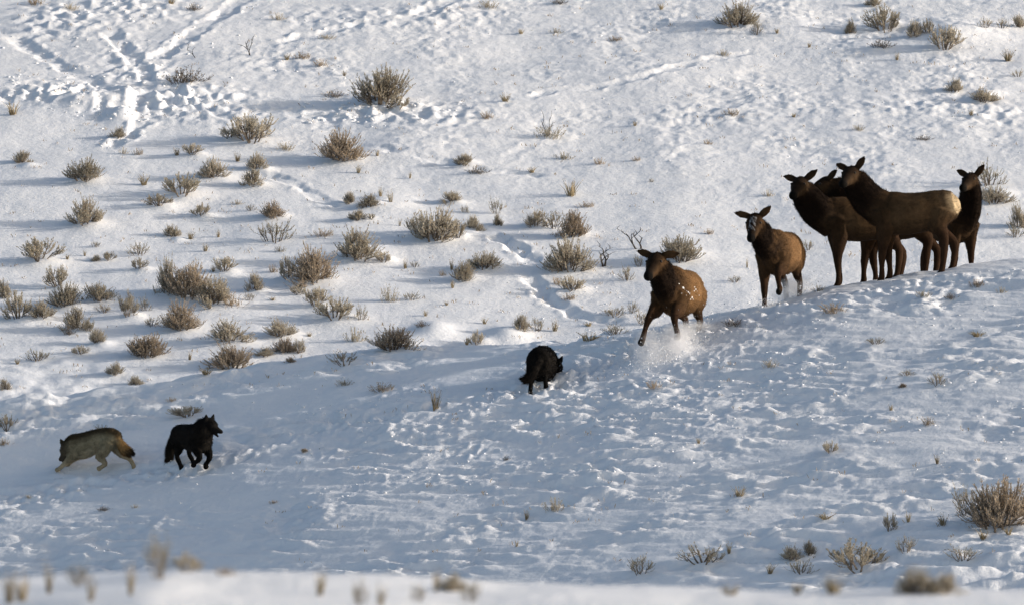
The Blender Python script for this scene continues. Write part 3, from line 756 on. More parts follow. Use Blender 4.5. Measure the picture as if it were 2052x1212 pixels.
class Beast:
    def __init__(self):
        self.V = []; self.F = []; self.C = []; self.T = []       # vertices, faces, coat colour, hair flow
        self.L = []                                              # hair length
    def chain(self, pts, wh, cols, lat=(0, 1, 0), seg=14, sub=4, flow=1, hair=.03, shade=None, round_end=.6):
        """pts: control points; wh: (half width along lat, half height); cols: coat colours"""
        P = [Vector(p) for p in pts]; n = len(P)
        if not isinstance(cols, list): cols = [cols] * n
        wh = [(w, w) if isinstance(w, (int, float)) else w for w in wh]
        lats = lat if isinstance(lat, list) else [lat] * n
        if not isinstance(hair, list): hair = [hair] * n
        RP, RW, RC, RL, RH = [], [], [], [], []
        def cr(a, b, c, d, t):
            return 0.5 * ((2 * b) + (-a + c) * t + (2 * a - 5 * b + 4 * c - d) * t * t + (-a + 3 * b - 3 * c + d) * t ** 3)
        for i in range(n - 1):
            a, b, c, d = P[max(i - 1, 0)], P[i], P[i + 1], P[min(i + 2, n - 1)]
            for k in range(sub if i < n - 2 else sub + 1):
                t = k / sub; e = t * t * (3 - 2 * t)
                RP.append(cr(a, b, c, d, t))
                RW.append(tuple(wh[i][q] * (1 - e) + wh[i + 1][q] * e for q in (0, 1)))
                RC.append(tuple(cols[i][q] * (1 - e) + cols[i + 1][q] * e for q in range(3)))
                RL.append((Vector(lats[i]) * (1 - e) + Vector(lats[i + 1]) * e).normalized())
                RH.append(hair[i] * (1 - e) + hair[i + 1] * e)
        m = len(RP); base = len(self.V); rings = []
        tg = [(RP[min(i + 1, m - 1)] - RP[max(i - 1, 0)]).normalized() for i in range(m)]
        # rounded ends
        spec = [(RP[0] - tg[0] * min(RW[0]) * round_end * .7, .62, 0), ] + [(RP[i], 1.0, i) for i in range(m)] + [(RP[-1] + tg[-1] * min(RW[-1]) * round_end * .7, .62, m - 1)]
        for p, sc, i in spec:
            T = tg[i]; N = T.cross(RL[i]).normalized(); Lr = N.cross(T).normalized()
            for k in range(seg):
                g = 2 * math.pi * k / seg
                self.V.append(p + Lr * math.cos(g) * RW[i][0] * sc + N * math.sin(g) * RW[i][1] * sc)
                c = RC[i]
                if shade: c = shade(c, math.sin(g) * (1 if N.z > 0 else -1), i / (m - 1))
                self.C.append(c); self.T.append(T * flow); self.L.append(RH[i])
        R = len(spec)
        for i in range(R - 1):
            for k in range(seg):
                k2 = (k + 1) % seg
                self.F.append((base + i * seg + k, base + i * seg + k2, base + (i + 1) * seg + k2, base + (i + 1) * seg + k))
        for i, p, j in ((0, RP[0] - tg[0] * min(RW[0]) * round_end, 0), (R - 1, RP[-1] + tg[-1] * min(RW[-1]) * round_end, m - 1)):
            q = len(self.V); self.V.append(p); self.C.append(RC[j]); self.T.append(tg[j] * flow); self.L.append(RH[j])
            for k in range(seg):
                k2 = (k + 1) % seg
                self.F.append((q, base + i * seg + k2, base + i * seg + k) if i == 0 else (q, base + i * seg + k, base + i * seg + k2))
    def build(self, name, M, voxel, smooth=4, n_fur=5000, fur_w=.010, seed=1, paint=None, fur_z=0.0):
        """M: body-to-world-orientation matrix (yaw, scale) ; location is set by the caller"""
        me = bpy.data.meshes.new(name + "_src")
        me.from_pydata([tuple(v) for v in self.V], [], self.F)
        o = bpy.data.objects.new(name, me); link(o)
        r = o.modifiers.new("r", 'REMESH'); r.mode = 'VOXEL'; r.voxel_size = voxel; r.use_smooth_shade = True
        s = o.modifiers.new("s", 'SMOOTH'); s.factor = .5; s.iterations = smooth
        dg = bpy.context.evaluated_depsgraph_get()
        out = bpy.data.meshes.new_from_object(o.evaluated_get(dg))
        o.modifiers.clear(); o.data = out; out.name = name
        bpy.data.meshes.remove(me)
        nv = len(out.vertices)
        co = np.empty(nv * 3, np.float32); out.vertices.foreach_get("co", co); co = co.reshape(-1, 3)
        kd = KDTree(len(self.V))
        for i, v in enumerate(self.V): kd.insert(v, i)
        kd.balance()
        col = np.ones((nv, 4), np.float32); flow = np.zeros((nv, 3)); hl = np.zeros(nv)
        for i in range(nv):
            w0 = 0; c = [0, 0, 0]; f = Vector((0, 0, 0)); h = 0
            for (p, j, d) in kd.find_n(co[i], 6):
                w = 1 / (d + .012) ** 2; w0 += w
                cj = self.C[j]
                c[0] += w * cj[0]; c[1] += w * cj[1]; c[2] += w * cj[2]; f += self.T[j] * w; h += self.L[j] * w
            cc = (c[0] / w0, c[1] / w0, c[2] / w0)
            if paint: cc = paint(Vector(co[i]), cc)
            col[i, :3] = cc; flow[i] = f.normalized() if f.length > 1e-6 else (0, 0, -1); hl[i] = h / w0
        at = out.attributes.new("coat", 'FLOAT_COLOR', 'POINT'); at.data.foreach_set("color", col.ravel())
        out.materials.clear(); out.materials.append(M_HIDE)
        out.polygons.foreach_set("use_smooth", np.ones(len(out.polygons), bool))
        # fur: short tapered locks following the coat
        no = np.empty(nv * 3, np.float32); out.vertices.foreach_get("normal", no); no = no.reshape(-1, 3)
        rnd = np.random.RandomState(seed)
        pick = rnd.randint(0, nv, n_fur)
        FV, FF, FC = [], [], []
        for i in pick:
            if hl[i] < .012: continue
            p = Vector(co[i]) + Vector(rnd.normal(0, voxel * .4, 3)); nn = Vector(no[i]); fl = Vector(flow[i])
            fl = fl - nn * fl.dot(nn)
            d = (fl + nn * rnd.uniform(.10, .42) + Vector(rnd.normal(0, .16, 3))).normalized()
            ln = hl[i] * rnd.uniform(.6, 1.35)
            sd = d.cross(nn); sd = (sd.normalized() if sd.length > 1e-4 else d.orthogonal().normalized()) * fur_w * rnd.uniform(.6, 1.3)
            p = p - nn * .006; k = len(FV)
            FV += [p - sd, p + sd, p + d * ln * .6 + sd * .7 + nn * .002, p + d * ln, p + d * ln * .6 - sd * .7 + nn * .002]
            FF.append((k, k + 1, k + 2, k + 3, k + 4))
            t = rnd.uniform(.78, 1.30); FC += [(col[i, 0] * t, col[i, 1] * t, col[i, 2] * t, 1)] * 5
        fm = bpy.data.meshes.new("fur"); fm.from_pydata([tuple(v) for v in FV], [], FF)
        fa = fm.attributes.new("coat", 'FLOAT_COLOR', 'POINT'); fa.data.foreach_set("color", np.array(FC, np.float32).ravel())
        fm.materials.append(M_HIDE)
        fo = link(bpy.data.objects.new("fur", fm), o)
        return o

def add_eye(root, p, r):
    bm = bmesh.new(); bmesh.ops.create_icosphere(bm, subdivisions=2, radius=r)
    me = bpy.data.meshes.new("eye"); bm.to_mesh(me); bm.free(); me.materials.append(M_EYE)
    me.polygons.foreach_set("use_smooth", [True] * len(me.polygons))
    e = link(bpy.data.objects.new("eye", me), root); e.location = p

def lerp3(a, b, t): return tuple(a[i] * (1 - t) + b[i] * t for i in range(3))

def basis(d, up=(0, 0, 1)):
    d = Vector(d).normalized(); l = Vector(up).cross(d).normalized(); u = d.cross(l)
    return d, l, u                       # forward, left, up

def ground_feet(legs, base, yaw, scale, sink):
    """shift planted feet on to the snow; legs: list of (points, planted)"""
    c, s = math.cos(yaw), math.sin(yaw); out = []
    for pts, planted in legs:
        pts = [Vector(p) for p in pts]
        if planted:
            f = pts[-1]
            wx = base.x + (f.x * c - f.y * s) * scale; wy = base.y + (f.x * s + f.y * c) * scale
            dz = (ground_z(wx, wy) - base.z) / scale - sink
            k = len(pts)
            for i in range(k):
                z0 = pts[i].z
                pts[i].z += dz * max(0, 1 - z0 / .95)
        out.append(pts)
    return out

def make_elk(label, base, yaw_deg, scale, legs, neck, head_dir, body_col, dark, leg_col, rump=(0.42, 0.325, 0.205), ears=((.25, .9, .45), (.25, -.9, .45)),
             pitch=0.0, sink=.06, trunk_dz=0.0, frost=None, seed=1, neck_fat=1.0, head_up=(0, 0, 1)):
    """legs: dict fl fr hl hr -> (points from shoulder or hip to hoof, planted)"""
    yaw = math.radians(yaw_deg)
    B = Beast(); dk = dark; bc = body_col
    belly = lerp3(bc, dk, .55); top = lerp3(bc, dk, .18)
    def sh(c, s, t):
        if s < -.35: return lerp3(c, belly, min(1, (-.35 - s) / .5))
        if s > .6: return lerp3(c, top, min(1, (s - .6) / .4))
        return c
    cp = math.tan(math.radians(pitch))
    TR = [(-.745, 1.15, .13, .17), (-.69, 1.14, .205, .245), (-.57, 1.12, .25, .29), (-.38, 1.09, .28, .32), (-.14, 1.05, .31, .345),
          (.10, 1.045, .31, .36), (.32, 1.075, .275, .37), (.48, 1.09, .24, .35), (.60, 1.07, .19, .28), (.68, 1.05, .11, .17)]
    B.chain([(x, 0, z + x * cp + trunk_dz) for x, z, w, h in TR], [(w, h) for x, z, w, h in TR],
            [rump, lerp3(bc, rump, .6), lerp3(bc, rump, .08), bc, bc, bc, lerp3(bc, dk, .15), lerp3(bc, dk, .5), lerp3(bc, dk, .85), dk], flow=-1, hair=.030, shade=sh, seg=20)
    # short tail
    B.chain([(-.735, 0, 1.25 - .7 * cp + trunk_dz), (-.775, 0, 1.18 - .7 * cp + trunk_dz), (-.785, 0, 1.10 - .7 * cp + trunk_dz)], [.026, .024, .014], rump, hair=0)
    fore_r = [(.145, .22), (.105, .150), (.060, .072), (.038, .045), (.046, .054), (.052, .062)]
    hind_r = [(.160, .27), (.130, .20), (.074, .105), (.047, .072), (.042, .050), (.052, .062)]
    G = ground_feet([legs[k] for k in ("fl", "fr", "hl", "hr")], base, yaw, scale, sink)
    hoof = (.012, .010, .008)
    for i, pts in enumerate(G):
        rr = fore_r if i < 2 else hind_r
        c0 = lerp3(bc, dk, .45) if i < 2 else bc
        B.chain(pts, rr[:len(pts)], [c0, lerp3(c0, leg_col, .45), leg_col, leg_col, leg_col, hoof][:len(pts)], hair=[.03, .026, .014, .004, .004, 0], seg=12)
    # neck with a shaggy mane
    NP = [Vector(p) for p in neck]
    B.chain(NP, [(.22 * neck_fat, .33), (.205 * neck_fat, .295), (.180 * neck_fat, .265), (.155, .225), (.125, .165)], [lerp3(bc, dk, .75), dk, dk, dk, lerp3(dk, bc, .35)],
            hair=[.04, .055, .065, .055, .03], seg=16)
    # head
    d, l, u = basis(head_dir, head_up)
    h0 = NP[-1] + u * .02
    hc = lerp3(dk, bc, .30); cheek = lerp3(dk, bc, .62); muz = lerp3(dk, (0.02, .016, .013), .6)
    def face(c, s, t):                       # dark forehead and nose bridge, warm cheeks
        if t > .78: return c
        if s > .45: return lerp3(c, dk, min(1, (s - .45) / .3) * .85)
        return lerp3(c, cheek, .75 * max(0, 1 - abs(s + .15) / .6))
    HP = [(-.04, .0), (.05, .0), (.15, -.012), (.25, -.03), (.35, -.045), (.43, -.052), (.475, -.056)]
    B.chain([h0 + d * a * 1.04 + u * b for a, b in HP], [(.115, .14), (.140, .152), (.133, .142), (.096, .114), (.073, .090), (.073, .076), (.054, .056)],
            [hc, hc, hc, lerp3(hc, muz, .3), lerp3(hc, muz, .7), (.006, .005, .0045), (.004, .0035, .003)], lat=tuple(l), hair=[.03, .022, .014, .012, 0, 0, 0], seg=16, shade=face)
    B.chain([h0 + d * .06 - u * .055, h0 + d * .18 - u * .085, h0 + d * .33 - u * .085], [(.072, .065), (.065, .05), (.042, .03)], [cheek, cheek, muz], lat=tuple(l), hair=.015, seg=10)
    for s, e in zip((1, -1), ears):
        ed = (d * e[0] + l * e[1] + u * e[2]).normalized()
        eb = h0 + d * -.015 + l * .090 * s + u * .088
        fwd = (d - ed * d.dot(ed)).normalized(); wid = ed.cross(fwd)
        B.chain([eb - ed * .02, eb + ed * .07, eb + ed * .15, eb + ed * .215, eb + ed * .26], [(.040, .036), (.066, .027), (.068, .021), (.040, .016), (.010, .009)],
                [dk, lerp3(dk, bc, .3), lerp3(dk, bc, .4), lerp3(dk, bc, .2), (.008, .006, .004)], lat=tuple(wid), hair=.012, seg=10, sub=3)
    rp = rump
    zr = 1.16 - .7 * cp + trunk_dz
    def paint(p, c):
        # the pale rump patch of an elk, edged dark
        q = ((p.x + .80) / .17) ** 2 + (p.y / .25) ** 2 + ((p.z - zr - .05) / .27) ** 2
        if q < 1.0 and p.x < -.5: return lerp3(c, rp, min(1, (1.0 - q) * 4))
        if frost:                            # snow dust frozen to the nose bridge
            r = p - h0; t = r.dot(d)
            if frost[0] < t < frost[1] and r.dot(u) > .02 and abs(r.dot(l)) < .055:
                k = perlin(np.array([p.x * 38 + p.z * 9]), np.array([p.y * 38 + p.z * 31]), seed)[0]
                if k > -.08: return lerp3(c, (.62, .63, .66), min(.85, frost[2] * (.4 + 2.2 * (k + .08))))
        return c
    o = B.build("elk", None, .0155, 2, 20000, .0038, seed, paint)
    o.location = base; o.rotation_euler = (0, 0, yaw); o.scale = (scale,) * 3
    for s in (1, -1):
        add_eye(o, h0 + d * .145 + l * .112 * s + u * .058, .024)
    tag(o, label, "elk", "elk on the ridge")
    o["_h"] = 0; del o["_h"]
    return o, (h0, d, l, u)

def elk_leg(side, fore, hoof_x, dx=0, bend=0):
    """standing leg; side +1 left, -1 right"""
    y = .155 * side
    if fore:
        return [(.50, y, 1.08), (.44 + dx * .3, y * 1.08, .80), (.46 + dx * .7, y, .46), (hoof_x - .01, y, .24), (hoof_x - .01, y, .11), (hoof_x + .03, y, .02)]
    return [(-.50, y * .9, 1.10), (-.44 + dx * .3, y * 1.1, .87), (-.52 + dx * .6, y * 1.05, .70), (hoof_x - .055, y, .51), (hoof_x - .025, y, .14), (hoof_x + .02, y, .02)]

def make_wolf(label, base, yaw_deg, scale, legs, trunk, neck, head_dir, tail, pal, seed=1, mouth=0.0, sink=.03, leg=1.0, saddle=.45, head_up=(0, 0, 1), n_fur=14000, girth=1.0):
    """pal: back, side, belly, leg, face, muzzle, tail base, tail tip"""
    yaw = math.radians(yaw_deg)
    B = Beast()
    bk, sd, be, lg, fc, mz, t0, t1 = pal
    def sh(c, s, t):
        if s > saddle: return lerp3(c, bk, min(1, (s - saddle) / .35))
        if s < -.4: return lerp3(c, be, min(1, (-.4 - s) / .4))
        return c
    TW = [(.08, .10), (.15, .17), (.18, .205), (.18, .215), (.195, .245), (.20, .255), (.17, .22), (.10, .13)]
    TW = [(a * girth, b * girth) for a, b in TW]
    B.chain(trunk, TW, sd, flow=-1, hair=[.03, .034, .034, .034, .036, .04, .045, .04], shade=sh, seg=18)
    fr = [(.085, .14), (.070, .095), (.046, .052), (.036, .038), (.036, .038), (.046, .050)]
    hr = [(.095, .17), (.09, .135), (.058, .078), (.036, .044), (.036, .038), (.046, .052)]
    fr = [(a * leg, b * leg) for a, b in fr]; hr = [(a * leg, b * leg) for a, b in hr]
    G = ground_feet([legs[k] for k in ("fl", "fr", "hl", "hr")], base, yaw, scale, sink)
    for i, pts in enumerate(G):
        B.chain(pts, (fr if i < 2 else hr)[:len(pts)], [sd, lerp3(sd, lg, .5), lg, lg, lg, lg][:len(pts)], hair=[.06, .045, .028, .018, .015, .010][:len(pts)], seg=12)
    NP = [Vector(p) for p in neck]
    B.chain(NP, [(.155, .20), (.17, .195), (.165, .18), (.14, .15)][:len(NP)], [sd, sd, lerp3(sd, fc, .5), fc][:len(NP)], flow=-1, hair=[.045, .055, .052, .04][:len(NP)], shade=sh, seg=16)
    d, l, u = basis(head_dir, head_up)
    h0 = NP[-1]
    B.chain([h0 + d * a + u * b for a, b in ((-.06, .0), (.035, .014), (.105, .005), (.15, -.014), (.205, -.026), (.265, -.035), (.295, -.040))],
            [(.125, .12), (.128, .112), (.105, .090), (.068, .062), (.052, .047), (.043, .037), (.030, .027)], [fc, fc, fc, lerp3(fc, mz, .5), mz, mz, (.008, .007, .007)],
            lat=tuple(l), hair=[.05, .035, .02, .010, .006, 0, 0], seg=14)
    jd = (d - u * (.18 + mouth)).normalized()
    j0 = h0 + d * .07 - u * .055
    B.chain([j0, j0 + jd * .10, j0 + jd * .185], [(.055, .036), (.036, .023), (.022, .016)], [fc, mz, mz], lat=tuple(l), hair=[.03, .015, .004], seg=10)
    for s in (1, -1):
        eb = h0 + d * .005 + l * .080 * s + u * .085
        ed = (u * 1.0 + l * .28 * s - d * .05).normalized(); fwd = (d - ed * d.dot(ed)).normalized(); wid = ed.cross(fwd)
        B.chain([eb - ed * .03, eb + ed * .035, eb + ed * .07, eb + ed * .10], [(.056, .03), (.048, .024), (.032, .017), (.010, .010)], [fc, lerp3(fc, bk, .5), bk, bk], lat=tuple(wid), hair=.015, seg=10, sub=3)
    nt = len(tail)
    B.chain(tail, [.050, .066, .074, .062, .030][:nt], [lerp3(sd, t0, .7), t0, t0, lerp3(t0, t1, .8), t1][:nt], hair=[.06, .08, .085, .08, .06][:nt], seg=12)
    o = B.build("wolf", None, .0125, 3, n_fur, .0042, seed)
    o.location = base; o.rotation_euler = (0, 0, yaw); o.scale = (scale,) * 3
    for s in (1, -1):
        add_eye(o, h0 + d * .125 + l * .060 * s + u * .036, .013)
    tag(o, label, "wolf", "wolves on the ridge")
    return o, (h0, d, l, u)
# ------------------------------------------------------------------ the elk
def at_ground(u, v, yd=None, dip=0.0):
    """snow point at pixel column u; v picks the line of sight, or yd fixes the distance; dip sinks the animal into deep snow"""
    if yd is None:
        p = hit(u, v, 100, 125)
    else:
        x = (u - CU) / FPX * yd
        p = Vector((x, yd, ground_z(x, yd)))
    p.z -= dip
    return p
DARK = (.011, .0065, .0042); LEGC = (.030, .016, .009); COATA = (.140, .078, .035); COATB = (.148, .084, .040); COATC = (.074, .044, .022)
NECK_UP = [(.52, 0, 1.12), (.72, 0, 1.28), (.86, 0, 1.50), (.93, 0, 1.70), (.98, 0, 1.80)]
def local_dir(world, yaw_deg):
    a = math.radians(-yaw_deg); x, y, z = world
    return (x * math.cos(a) - y * math.sin(a), x * math.sin(a) + y * math.cos(a), z)
def std_legs(fx=(.50, .44), hx=(-.58, -.66)):
    return dict(fl=(elk_leg(1, True, fx[0], fx[0] - .46), True), fr=(elk_leg(-1, True, fx[1], fx[1] - .46), True),
                hl=(elk_leg(1, False, hx[0]), True), hr=(elk_leg(-1, False, hx[1]), True))

# D: side-on cow with the pale rump, in front of the group
yawD = 174
elkD, hD = make_elk("tall dark elk standing side-on with a pale rump, in front of the group", at_ground(1828, 0, 119.6, .0), yawD, 0.96,
    std_legs((.52, .40), (-.50, -.66)), [(.48, 0, 1.10), (.72, 0, 1.26), (.88, 0, 1.45), (.98, .02, 1.62), (1.02, .05, 1.70)],
    local_dir((-.40, -.86, -.28), yawD), COATC, DARK, LEGC, ears=((-.25, .62, .85), (-.35, -.95, .25)), pitch=-4.5, seed=11, neck_fat=1.1)
# C: cow at the left of the group, head turned to the viewer
yawC = 192
elkC, hC = make_elk("dark elk at the left of the standing group, head low and turned to the viewer", at_ground(1727, 0, 120.3, .0), yawC, 0.97,
    std_legs((.46, .36), (-.56, -.70)), [(.50, 0, 1.06), (.76, 0, 1.20), (.93, .02, 1.38), (1.04, .05, 1.54), (1.08, .08, 1.63)],
    local_dir((-.35, -.86, -.32), yawC), COATC, DARK, LEGC, ears=((-.3, .75, .55), (-.3, -.95, .12)), seed=12, neck_fat=1.12)
# E: mostly hidden behind the two
yawE = 178
elkE, hE = make_elk("elk half hidden behind the standing group, only head, back and legs showing", at_ground(1796, 0, 121.0), yawE, 0.98,
    std_legs((.56, .36), (-.46, -.64)), [(.52, 0, 1.12), (.74, 0, 1.28), (.92, 0, 1.48), (1.06, 0, 1.57), (1.12, 0, 1.62)],
    local_dir((-.98, .05, -.38), yawE), COATC, DARK, LEGC, ears=((-.75, .6, .35), (-.75, -.6, .35)), seed=13)
# F: far right, chest to the viewer
yawF = -62
elkF, hF = make_elk("lone elk at the far right behind the pale rump, facing the viewer", at_ground(1903, 0, 121.8), yawF, 0.90,
    std_legs((.52, .44), (-.56, -.64)), [(.50, 0, 1.12), (.66, 0, 1.32), (.74, 0, 1.54), (.76, 0, 1.74), (.78, 0, 1.84)],
    local_dir((-.42, -.86, -.22), yawF), COATC, DARK, LEGC, ears=((-.3, .65, .8), (-.3, -.95, .35)), seed=14)
# B: calf trotting towards the viewer, one foreleg lifted
yawB = 254
elkB, hB = make_elk("smaller brown elk trotting at us with one foreleg lifted and snow on its face", at_ground(1564, 0, 119.2, .27), yawB, 1.0,
    dict(fl=([(.48, .15, 1.04), (.54, .16, .84), (.76, .15, .72), (.68, .14, .56), (.60, .14, .47), (.66, .13, .42)], False),
         fr=([(.50, -.15, 1.05), (.44, -.16, .80), (.48, -.15, .46), (.47, -.15, .24), (.47, -.15, .11), (.50, -.15, .0)], True),
         hl=([(-.50, .14, 1.08), (-.40, .17, .86), (-.46, .16, .68), (-.72, .15, .46), (-.66, .15, .14), (-.62, .15, .0)], True),
         hr=([(-.50, -.14, 1.08), (-.46, -.17, .86), (-.60, -.16, .68), (-.92, -.15, .52), (-1.0, -.15, .22), (-1.02, -.15, .08)], True)),
    [(.48, 0, 1.09), (.64, -.08, 1.22), (.73, -.15, 1.37), (.77, -.20, 1.48), (.79, -.22, 1.55)],
    local_dir((-.20, -.82, -.52), yawB), COATB, DARK, LEGC, ears=((-.1, .7, .65), (-.05, -.95, .22)), sink=.12, frost=(.08, .34, .30), seed=15)
# A: nearest cow at the gallop, ploughing through snow
yawA = 254
elkA, hA = make_elk("brown elk galloping nearest the wolves, kicking up snow, flecks on its flank", at_ground(1360, 684, None, .36), yawA, 1.07,
    dict(fl=([(.48, .15, 1.02), (.58, .16, .84), (.82, .15, .72), (.70, .14, .54), (.60, .14, .45), (.63, .14, .38)], False),
         fr=([(.50, -.15, 1.02), (.58, -.18, .84), (.86, -.22, .70), (.93, -.27, .52), (.96, -.30, .38), (1.01, -.32, .30)], False),
         hl=([(-.52, .14, 1.06), (-.40, .18, .84), (-.46, .17, .66), (-.66, .16, .44), (-.58, .15, .14), (-.54, .15, .0)], True),
         hr=([(-.52, -.14, 1.06), (-.46, -.18, .84), (-.62, -.16, .66), (-.94, -.15, .46), (-1.02, -.15, .18), (-1.02, -.15, .05)], True)),
    [(.48, 0, 1.08), (.66, -.03, 1.21), (.74, -.07, 1.34), (.78, -.10, 1.44), (.80, -.11, 1.50)],
    local_dir((-.34, -.82, -.38), yawA), COATA, DARK, LEGC, ears=((-.2, .97, .05), (-.2, -.9, .2)), sink=.10, pitch=2, seed=16)

# ------------------------------------------------------------------ the wolves
BLK = (.0105, .0088, .0076); BL2 = (.0062, .0054, .0050)
PAL_BLACK = (BL2, BLK, BLK, BL2, BL2, BLK, BLK, (.016, .012, .010))
PAL_BLACK2 = (BL2, BLK, (.02, .017, .014), BL2, BL2, BLK, (.014, .012, .010), (.035, .026, .018))
PAL_GREY = ((.055, .040, .022), (.26, .222, .14), (.34, .295, .20), (.31, .255, .165), (.075, .060, .040), (.05, .04, .03), (.36, .22, .09), (.018, .015, .012))
# left black wolf, loping right and towards the viewer, mouth open
yawL = -55
wolfL, hL = make_wolf("black wolf loping to the right with open mouth, beside the grey wolf", at_ground(384, 934, None, .13), yawL, 0.98,
    dict(fl=([(.30, .09, .56), (.30, .10, .42), (.40, .09, .30), (.34, .09, .20), (.27, .09, .15), (.30, .09, .11)], False),
         fr=([(.30, -.09, .56), (.30, -.10, .42), (.38, -.09, .28), (.28, -.09, .20), (.20, -.09, .18), (.20, -.09, .13)], False),
         hl=([(-.34, .08, .58), (-.22, .10, .44), (-.18, .10, .36), (-.22, .09, .24), (-.10, .09, .09), (-.05, .09, .02)], True),
         hr=([(-.34, -.08, .58), (-.24, -.10, .44), (-.22, -.10, .36), (-.30, -.09, .24), (-.20, -.09, .09), (-.15, -.09, .02)], True)),
    [(-.46, 0, .62), (-.42, 0, .62), (-.32, 0, .61), (-.15, 0, .60), (.05, 0, .58), (.22, 0, .57), (.36, 0, .57), (.44, 0, .57)],
    [(.24, 0, .62), (.33, 0, .69), (.38, .02, .75), (.42, .04, .79)], local_dir((.80, -.50, -.24), yawL),
    [(-.46, 0, .66), (-.56, .0, .54), (-.60, -.02, .38), (-.66, -.02, .18), (-.70, 0, .04)], PAL_BLACK2, seed=21, mouth=.22, girth=.92)
# grey wolf, galloping left and away
yawG = 147
wolfG, hG = make_wolf("grizzled tan wolf with dark saddle galloping left, tail streaming behind", at_ground(188, 946, None, .05), yawG, 1.02,
    dict(fl=([(.26, .09, .44), (.34, .10, .32), (.46, .09, .20), (.56, .09, .12), (.61, .09, .08), (.66, .09, .06)], False),
         fr=([(.26, -.09, .44), (.38, -.10, .32), (.52, -.09, .20), (.64, -.09, .11), (.70, -.09, .07), (.75, -.09, .05)], False),
         hl=([(-.32, .08, .52), (-.26, .11, .38), (-.18, .11, .29), (-.30, .10, .18), (-.22, .10, .12), (-.16, .10, .09)], False),
         hr=([(-.34, -.08, .52), (-.42, -.10, .40), (-.46, -.10, .33), (-.62, -.09, .25), (-.70, -.09, .15), (-.71, -.09, .09)], False)),
    [(-.46, 0, .54), (-.42, 0, .56), (-.32, 0, .57), (-.14, 0, .55), (.06, 0, .49), (.22, 0, .44), (.36, 0, .41), (.43, 0, .40)],
    [(.26, 0, .44), (.36, 0, .43), (.43, .0, .41), (.48, .0, .39)], local_dir((-.55, .68, -.48), yawG),
    [(-.44, 0, .58), (-.53, 0, .47), (-.60, 0, .40), (-.67, 0, .36), (-.74, 0, .34)], PAL_GREY, seed=22, girth=.80, leg=.85, saddle=.18)
# middle black wolf seen from behind, running away to the right
yawM = 82
wolfM, hM = make_wolf("black wolf seen from behind, running straight at the galloping elk", at_ground(1086, 772, None, .25), yawM, 1.0,
    dict(fl=([(.28, .09, .50), (.32, .11, .36), (.42, .12, .24), (.40, .12, .14), (.34, .12, .10), (.36, .12, .05)], False),
         fr=([(.28, -.09, .50), (.32, -.11, .36), (.40, -.13, .22), (.46, -.14, .12), (.50, -.14, .05), (.54, -.14, .01)], False),
         hl=([(-.34, .09, .56), (-.30, .12, .42), (-.28, .12, .34), (-.40, .12, .22), (-.40, .13, .09), (-.38, .13, .02)], True),
         hr=([(-.34, -.09, .56), (-.28, -.11, .42), (-.24, -.11, .34), (-.34, -.10, .22), (-.28, -.10, .09), (-.24, -.10, .02)], True)),
    [(-.46, 0, .58), (-.42, 0, .58), (-.32, 0, .58), (-.14, 0, .58), (.06, 0, .56), (.22, 0, .54), (.36, 0, .52), (.43, 0, .52)],
    [(.26, 0, .55), (.33, -.05, .55), (.37, -.10, .53), (.39, -.14, .51)], local_dir((.50, .72, -.45), yawM),
    [(-.44, .0, .58), (-.50, .05, .46), (-.52, .12, .36), (-.54, .18, .31), (-.55, .24, .32)], PAL_BLACK, seed=23, girth=1.16)
# ------------------------------------------------------------------ snow caught in the coats
def snow_lump(root, p, r, n, seed):
    rnd = random.Random(seed)
    bm = bmesh.new(); bmesh.ops.create_icosphere(bm, subdivisions=2, radius=1)
    for v in bm.verts:
        v.co *= 1 + rnd.uniform(-.25, .25)
    me = bpy.data.meshes.new("snow_patch"); bm.to_mesh(me); bm.free(); me.materials.append(snow_mat)
    me.polygons.foreach_set("use_smooth", [True] * len(me.polygons))
    o = link(bpy.data.objects.new("snow_patch", me), root)
    o.location = p; o.rotation_mode = 'QUATERNION'; o.rotation_quaternion = Vector(n).to_track_quat('Z', 'Y')
    o.scale = (r * rnd.uniform(.6, 1.7), r * rnd.uniform(.6, 1.5), r * .35)

def snow_on_pixels(o, pix_list, seed):
    bpy.context.view_layer.update()
    me = o.data; M = o.matrix_world
    bv = BVHTree.FromPolygons([tuple(v.co) for v in me.vertices], [tuple(p.vertices) for p in me.polygons])
    Mi = M.inverted()
    for k, (u, v, r) in enumerate(pix_list):
        d = Vector(((u - CU) / FPX, 1.0, -(v - CV) / FPX))
        a = Mi @ Vector((0, 0, 0)); b = Mi @ (d * 200)
        loc, n, i, dist = bv.ray_cast(a, (b - a).normalized())
        if loc: snow_lump(o, loc, r / o.scale.x, n, seed + k)
snow_on_pixels(elkA, [(1369, 577, .020), (1372, 580, .014), (1376, 583, .012), (1379, 586, .016), (1382, 589, .013), (1392, 576, .018), (1394, 580, .016), (1391, 583, .012), (1397, 584, .009), (1387, 596, .014), (1384, 600, .010), (1389, 600, .009), (1361, 569, .008), (1375, 592, .007), (1366, 588, .006), (1401, 592, .007)], 500)

